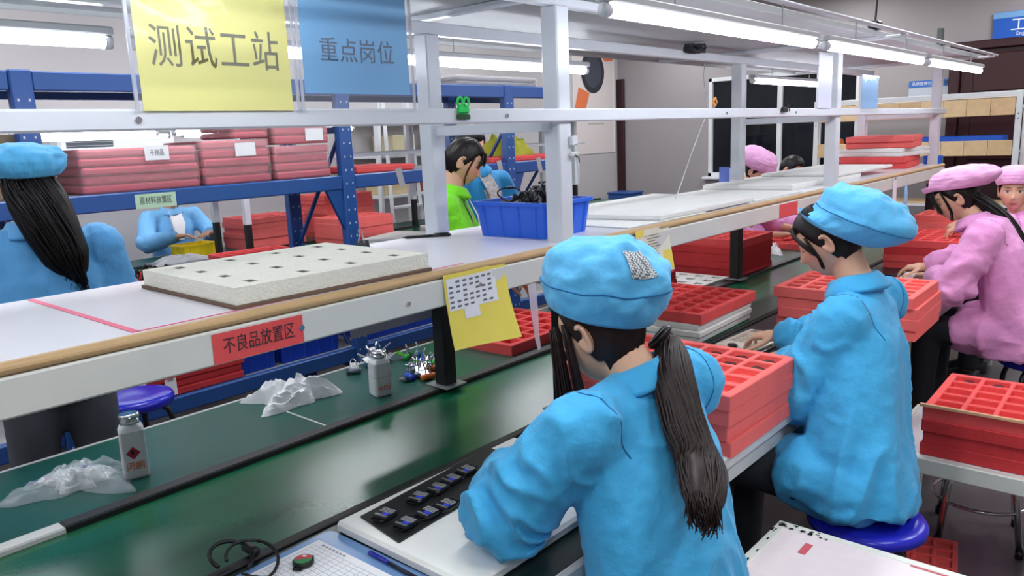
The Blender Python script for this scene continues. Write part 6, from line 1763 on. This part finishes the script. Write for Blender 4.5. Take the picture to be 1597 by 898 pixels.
# front worker, seen from behind
person('worker in bright blue coat and cap in the foreground, dark ponytail', (-0.72, 1.22, 0), (-0.93, 1.325, 1.208), (-0.93, -0.03, -0.36), (-0.845, 1.335, 1.115),
       ((-0.845, 1.15, 1.055), (-0.83, 1.52, 1.055)), ((-1.00, 1.085, 0.865), (-0.99, 1.60, 0.87)), ((-1.20, 1.335, 0.826), (-1.20, 1.50, 0.826)),
       (((-0.75, 0.62, -0.12), DOWN, 0.55), ((-0.9, -0.35, -0.1), DOWN, 0.55)), (-0.70, 1.25, 0.575), (-1, 0, 0), M_bluecoat, M_bluecap, hem=0.47, voxel=0.006, cvox=0.008, torso_w=1.05, lap=0.10, seam=M_seamb, sleeve=1.08,
       hair=dict(mat=brown_hair(), tails=[(tail_at([(1026, 522, -0.83), (1046, 545, -0.80), (1052, 600, -0.745), (1068, 665, -0.70), (1090, 720, -0.655), (1096, 758, -0.62), (1098, 785, -0.60)]), [0.022, 0.034, 0.043, 0.048, 0.049, 0.044, 0.034], 190, 0.7)], tie=(-0.03, -0.045, 0.0),
                 locks=[([(-0.076, 0.030, 0.03), (-0.083, 0.035, -0.05), (-0.084, 0.045, -0.12), (-0.080, 0.06, -0.17)], 0.007, 50), ([(0.070, 0.045, 0.03), (0.08, 0.05, -0.08), (0.082, 0.06, -0.17)], 0.005, 12), ([(-0.066, 0.065, 0.03), (-0.078, 0.075, -0.06), (-0.080, 0.09, -0.14), (-0.074, 0.105, -0.19)], 0.009, 70)]),
       hat_style=dict(puff=1.15, sag=0.012, h=0.205, front=0.064, back=0.022, tilt=0.34, shift=0.012, wide=1.08, long=1.08, crinkle=1.25, mesh=(4.02, 4.50, 0.44, 0.68), seam=M_seamb))
# second worker
person('worker in blue coat and baggy blue cap on blue stool, in profile', (-0.66, 2.33, 0), (-0.865, 2.50, 1.255), (-0.84, -0.12, -0.52), (-0.775, 2.50, 1.125),
       ((-0.755, 2.335, 1.04), (-0.745, 2.67, 1.04)), ((-0.875, 2.30, 0.81), (-0.94, 2.80, 0.86)), ((-1.00, 2.60, 0.824), (-1.16, 2.83, 0.826)),
       (((-0.90, 0.35, -0.10), DOWN, 0.85), ((-0.95, -0.1, -0.1), DOWN, 0.6)), (-0.695, 2.335, 0.575), (-1, 0, 0), M_bluecoat, M_bluecap, hem=0.475, voxel=0.0055, cvox=0.009, torso_w=1.03, lap=0.13, seam=M_seamb, sleeve=1.1,
       trousers=mat('grey_black_trousers', (40, 42, 50), 0.8),
       hair=dict(locks=[([(-0.070, 0.042, 0.04), (-0.077, 0.036, 0.0), (-0.075, 0.034, -0.04), (-0.070, 0.040, -0.07)], 0.003, 16), ([(-0.03, 0.074, 0.085), (-0.05, 0.072, 0.055), (-0.066, 0.056, 0.02), (-0.074, 0.040, -0.02)], 0.004, 40)], bangs=0.12),
       hat_style=dict(puff=1.25, sag=0.050, h=0.185, front=0.046, back=0.022, tilt=0.86, shift=-0.006, wide=1.10, long=1.12, peak=0.0, crinkle=1.0, seam=M_seamb))
# pink worker at the right
person('worker in pink coat and cap writing at the worktop, long black hair', (-0.53, 4.40, 0), (-0.905, 4.42, 1.225), (-0.86, -0.20, -0.46), (-0.815, 4.42, 1.115),
       ((-0.735, 4.235, 1.065), (-0.72, 4.60, 1.065)), ((-0.83, 4.15, 0.83), (-0.90, 4.74, 0.88)), ((-0.985, 4.40, 0.822), (-1.09, 4.66, 0.822)),
       (((-0.75, 0.6, -0.05), DOWN, 0.45), ((-0.95, -0.1, -0.08), DOWN, 0.5)), (-0.56, 4.40, 0.575), (-1, 0, 0), M_pinkcoat, M_pinkcap, hem=0.47, voxel=0.006, lap=0.22, torso_w=1.05, seam=M_seamp, sleeve=1.1,
       hair=dict(tails=[([(-0.84, 4.43, 1.235), (-0.775, 4.44, 1.19), (-0.69, 4.45, 1.115), (-0.615, 4.44, 1.01), (-0.575, 4.43, 0.91)], [0.045, 0.052, 0.05, 0.042, 0.022], 40, 0.7)],
                 locks=[([(-0.07, 0.05, 0.06), (-0.079, 0.045, 0.0), (-0.079, 0.045, -0.05), (-0.07, 0.06, -0.09)], 0.004, 16), ([(0.0, 0.095, 0.06), (-0.03, 0.094, 0.03), (-0.045, 0.090, -0.01), (-0.045, 0.092, -0.04)], 0.006, 22)], bangs=0.15),
       hat_style=dict(puff=1.2, sag=0.03, h=0.155, front=0.054, back=0.045, tilt=0.30, wide=1.08, long=1.18, peak=0.03, crinkle=0.8))
# pink worker facing the camera
person('worker in pink cap looking towards the camera at right edge', (-0.52, 5.42, 0), (-0.795, 5.36, 1.185), (0.10, -0.98, -0.08), (-0.755, 5.40, 1.045),
       ((-0.69, 5.22, 0.985), (-0.71, 5.60, 0.985)), ((-0.81, 5.10, 0.875), (-0.90, 5.60, 0.90)), ((-1.01, 5.16, 0.995), (-1.06, 5.40, 0.995)),
       (((-0.85, -0.10, -0.40), (-0.4, 0, -0.9), 0.55), ((-0.62, -0.62, -0.42), (-0.3, -0.2, -0.9), 0.55)), (-0.54, 5.44, 0.575), (-1, 0, 0), M_pinkcoat, M_pinkcap, hem=0.47, voxel=0.0055, eyes='open',
       hair=dict(bangs=0.0, locks=[([(-0.074, 0.03, 0.05), (-0.082, 0.02, -0.05), (-0.080, 0.01, -0.13)], 0.006, 24)]),
       hat_style=dict(puff=1.1, sag=0.02, h=0.15, front=0.058, back=0.0, crinkle=0.6))
# pink worker behind the shelf
person('worker in pink coat behind the shelf, forearms resting on worktop', (-2.70, 5.62, 0), (-2.49, 5.66, 1.285), (0.82, -0.15, -0.58), (-2.60, 5.64, 1.15),
       ((-2.63, 5.84, 1.07), (-2.63, 5.44, 1.07)), ((-2.47, 5.92, 0.85), (-2.50, 5.34, 0.84)), ((-2.24, 5.86, 0.835), (-2.23, 5.52, 0.835)),
       (((0.5, -0.5, -0.1), DOWN, 0.3), ((0.35, 0.85, -0.05), DOWN, 0.3)), (-2.74, 5.64, 0.575), (1, 0, 0), M_pinkcoat, M_pinkcap, hem=0.47, voxel=0.008, cvox=0.014, bare_forearm=True,
       shirt=mat('white_shirt', (236, 232, 234), 0.7), hat_style=dict(puff=1.2, sag=0.03, h=0.155, front=0.05, back=0.0, wide=1.14, long=1.14, peak=0.03, crinkle=0.8))
person('worker in pink coat with dark hair further along behind shelf', (-2.72, 6.42, 0), (-2.54, 6.42, 1.255), (0.85, -0.1, -0.5), (-2.62, 6.42, 1.13),
       ((-2.65, 6.60, 1.06), (-2.65, 6.24, 1.06)), ((-2.52, 6.7, 0.84), (-2.50, 6.12, 0.84)), ((-2.28, 6.62, 0.83), (-2.27, 6.26, 0.83)),
       (((0.9, -0.3, 0), DOWN, 0.4), ((0.9, 0.3, 0), DOWN, 0.4)), (-2.74, 6.42, 0.575), (1, 0, 0), M_pinkcoat, None, hem=0.47, voxel=0.009, cvox=0.015)
# standing woman in green
person('woman in bright green jacket standing behind the shelf, looking down', (-2.80, 2.74, 0), (-2.765, 2.79, 1.505), (0.60, 0.62, -0.50), (-2.80, 2.73, 1.365),
       ((-2.93, 2.86, 1.285), (-2.69, 2.58, 1.285)), ((-2.93, 3.02, 1.03), (-2.60, 2.62, 1.02)), ((-2.74, 3.02, 0.92), (-2.50, 2.80, 0.93)),
       (((0.7, 0.3, -0.3), (0.5, 0.3, -0.8), 0.5), ((0.5, 0.7, -0.3), (0.5, 0.3, -0.8), 0.5)), (-2.82, 2.72, 0.88), (0.7, 0.7, 0), M_greencoat, None, seated=False, hem=0.82, voxel=0.006,
       shirt=mat('white_shirt', (236, 232, 234), 0.7), coat_name='jacket',
       hair=dict(bangs=0.10, tails=[([(-2.83, 2.72, 1.56), (-2.86, 2.69, 1.51), (-2.875, 2.675, 1.42)], [0.03, 0.034, 0.012], 24, 0.8)],
                 locks=[([(0.02, 0.080, 0.085), (0.030, 0.092, 0.055), (0.036, 0.095, 0.025)], 0.006, 20), ([(0.04, 0.070, 0.075), (0.055, 0.080, 0.04), (0.062, 0.074, 0.005)], 0.005, 16), ([(0.073, 0.04, 0.05), (0.080, 0.036, -0.02), (0.077, 0.040, -0.07), (0.073, 0.05, -0.10)], 0.003, 6)]))
# person in blue jacket behind her
person('person in blue jacket over floral shirt behind the green jacket', (-3.22, 3.30, 0), (-3.20, 3.29, 1.575), (0.75, -0.15, -0.45), (-3.24, 3.36, 1.43),
       ((-3.22, 3.56, 1.35), (-3.22, 3.17, 1.35)), ((-3.16, 3.66, 1.08), (-3.14, 3.08, 1.08)), ((-2.98, 3.56, 0.98), (-2.96, 3.2, 0.98)),
       (((0.9, -0.2, 0), DOWN, 0.5), ((0.9, 0.2, 0), DOWN, 0.5)), (-3.24, 3.36, 0.92), (1, 0, 0), cloth_mat('azure_jacket', (36, 146, 210), False), None, seated=False, hem=0.86, voxel=0.009, cvox=0.013,
       shirt=mat('floral_shirt', (206, 200, 200), 0.7, var=0.5, vscale=60), coat_name='jacket')
# standing worker at the left, back to the camera
person('worker in blue coat and cap standing at left, back turned', (-2.86, 0.86, 0), (-2.87, 0.875, 1.535), (-0.94, 0.30, -0.12), (-2.84, 0.87, 1.39),
       ((-2.86, 0.67, 1.31), (-2.82, 1.05, 1.31)), ((-2.93, 0.60, 1.05), (-2.88, 1.12, 1.05)), ((-3.12, 0.66, 0.98), (-3.08, 1.08, 0.98)),
       (((-0.9, 0.2, 0), DOWN, 0.5), ((-0.9, -0.2, 0), DOWN, 0.5)), (-2.84, 0.865, 0.90), (-1, 0.15, 0), M_lbluecoat, M_bluecap, seated=False, hem=0.90, voxel=0.008, cvox=0.011,
       trousers=mat('grey_trousers', (86, 88, 96), 0.8), torso_w=1.05,
       hair=dict(tails=[([(-2.80, 0.875, 1.55), (-2.755, 0.885, 1.49), (-2.735, 0.90, 1.40), (-2.725, 0.925, 1.30), (-2.72, 0.94, 1.235)], [0.062, 0.074, 0.076, 0.066, 0.03], 80, 0.6), ([(-2.80, 0.83, 1.55), (-2.765, 0.835, 1.47), (-2.745, 0.86, 1.38), (-2.735, 0.89, 1.29), (-2.73, 0.91, 1.24)], [0.05, 0.06, 0.06, 0.05, 0.02], 50, 0.6)]),
       hat_style=dict(puff=1.25, sag=0.01, h=0.125, front=0.045, back=0.00, long=1.08, wide=1.12, crinkle=1.0))
# workers of the far line
person('worker in pale blue coat and white shirt at the far line', (-6.80, 3.17, 0), (-6.72, 3.16, 1.245), (0.85, 0.15, -0.50), (-6.79, 3.16, 1.11),
       ((-6.80, 3.37, 1.045), (-6.80, 2.96, 1.045)), ((-6.68, 3.46, 0.86), (-6.68, 2.86, 0.86)), ((-6.46, 3.34, 0.90), (-6.46, 3.04, 0.90)),
       (((0.5, -0.75, 0.1), DOWN, 0.4), ((0.45, 0.8, 0.1), DOWN, 0.4)), (-6.84, 3.17, 0.575), (1, 0, 0), M_palecoat, M_bluecap, hem=0.47, voxel=0.009, cvox=0.014, shirt=mat('white_shirt', (236, 232, 234), 0.7))
person('worker in pale blue coat at far line, mostly behind standing worker', (-6.80, 2.10, 0), (-6.72, 2.10, 1.18), (0.85, 0.05, -0.50), (-6.79, 2.10, 1.05),
       ((-6.80, 2.30, 0.985), (-6.80, 1.90, 0.985)), ((-6.68, 2.40, 0.82), (-6.68, 1.80, 0.82)), ((-6.44, 2.30, 0.85), (-6.44, 1.94, 0.85)),
       (((0.9, -0.3, 0), DOWN, 0.4), ((0.9, 0.3, 0), DOWN, 0.4)), (-6.84, 2.10, 0.575), (1, 0, 0), M_palecoat, M_bluecap, hem=0.47, voxel=0.012, cvox=0.018)
dup(stool0, (OFF2 - 2.8, 2.1, 0), 0.2, 'round blue stool at the far line left of the yellow box')
dup(stool0, (-2.74, 6.42, 0), 0.5, 'round blue stool of the dark haired pink worker')
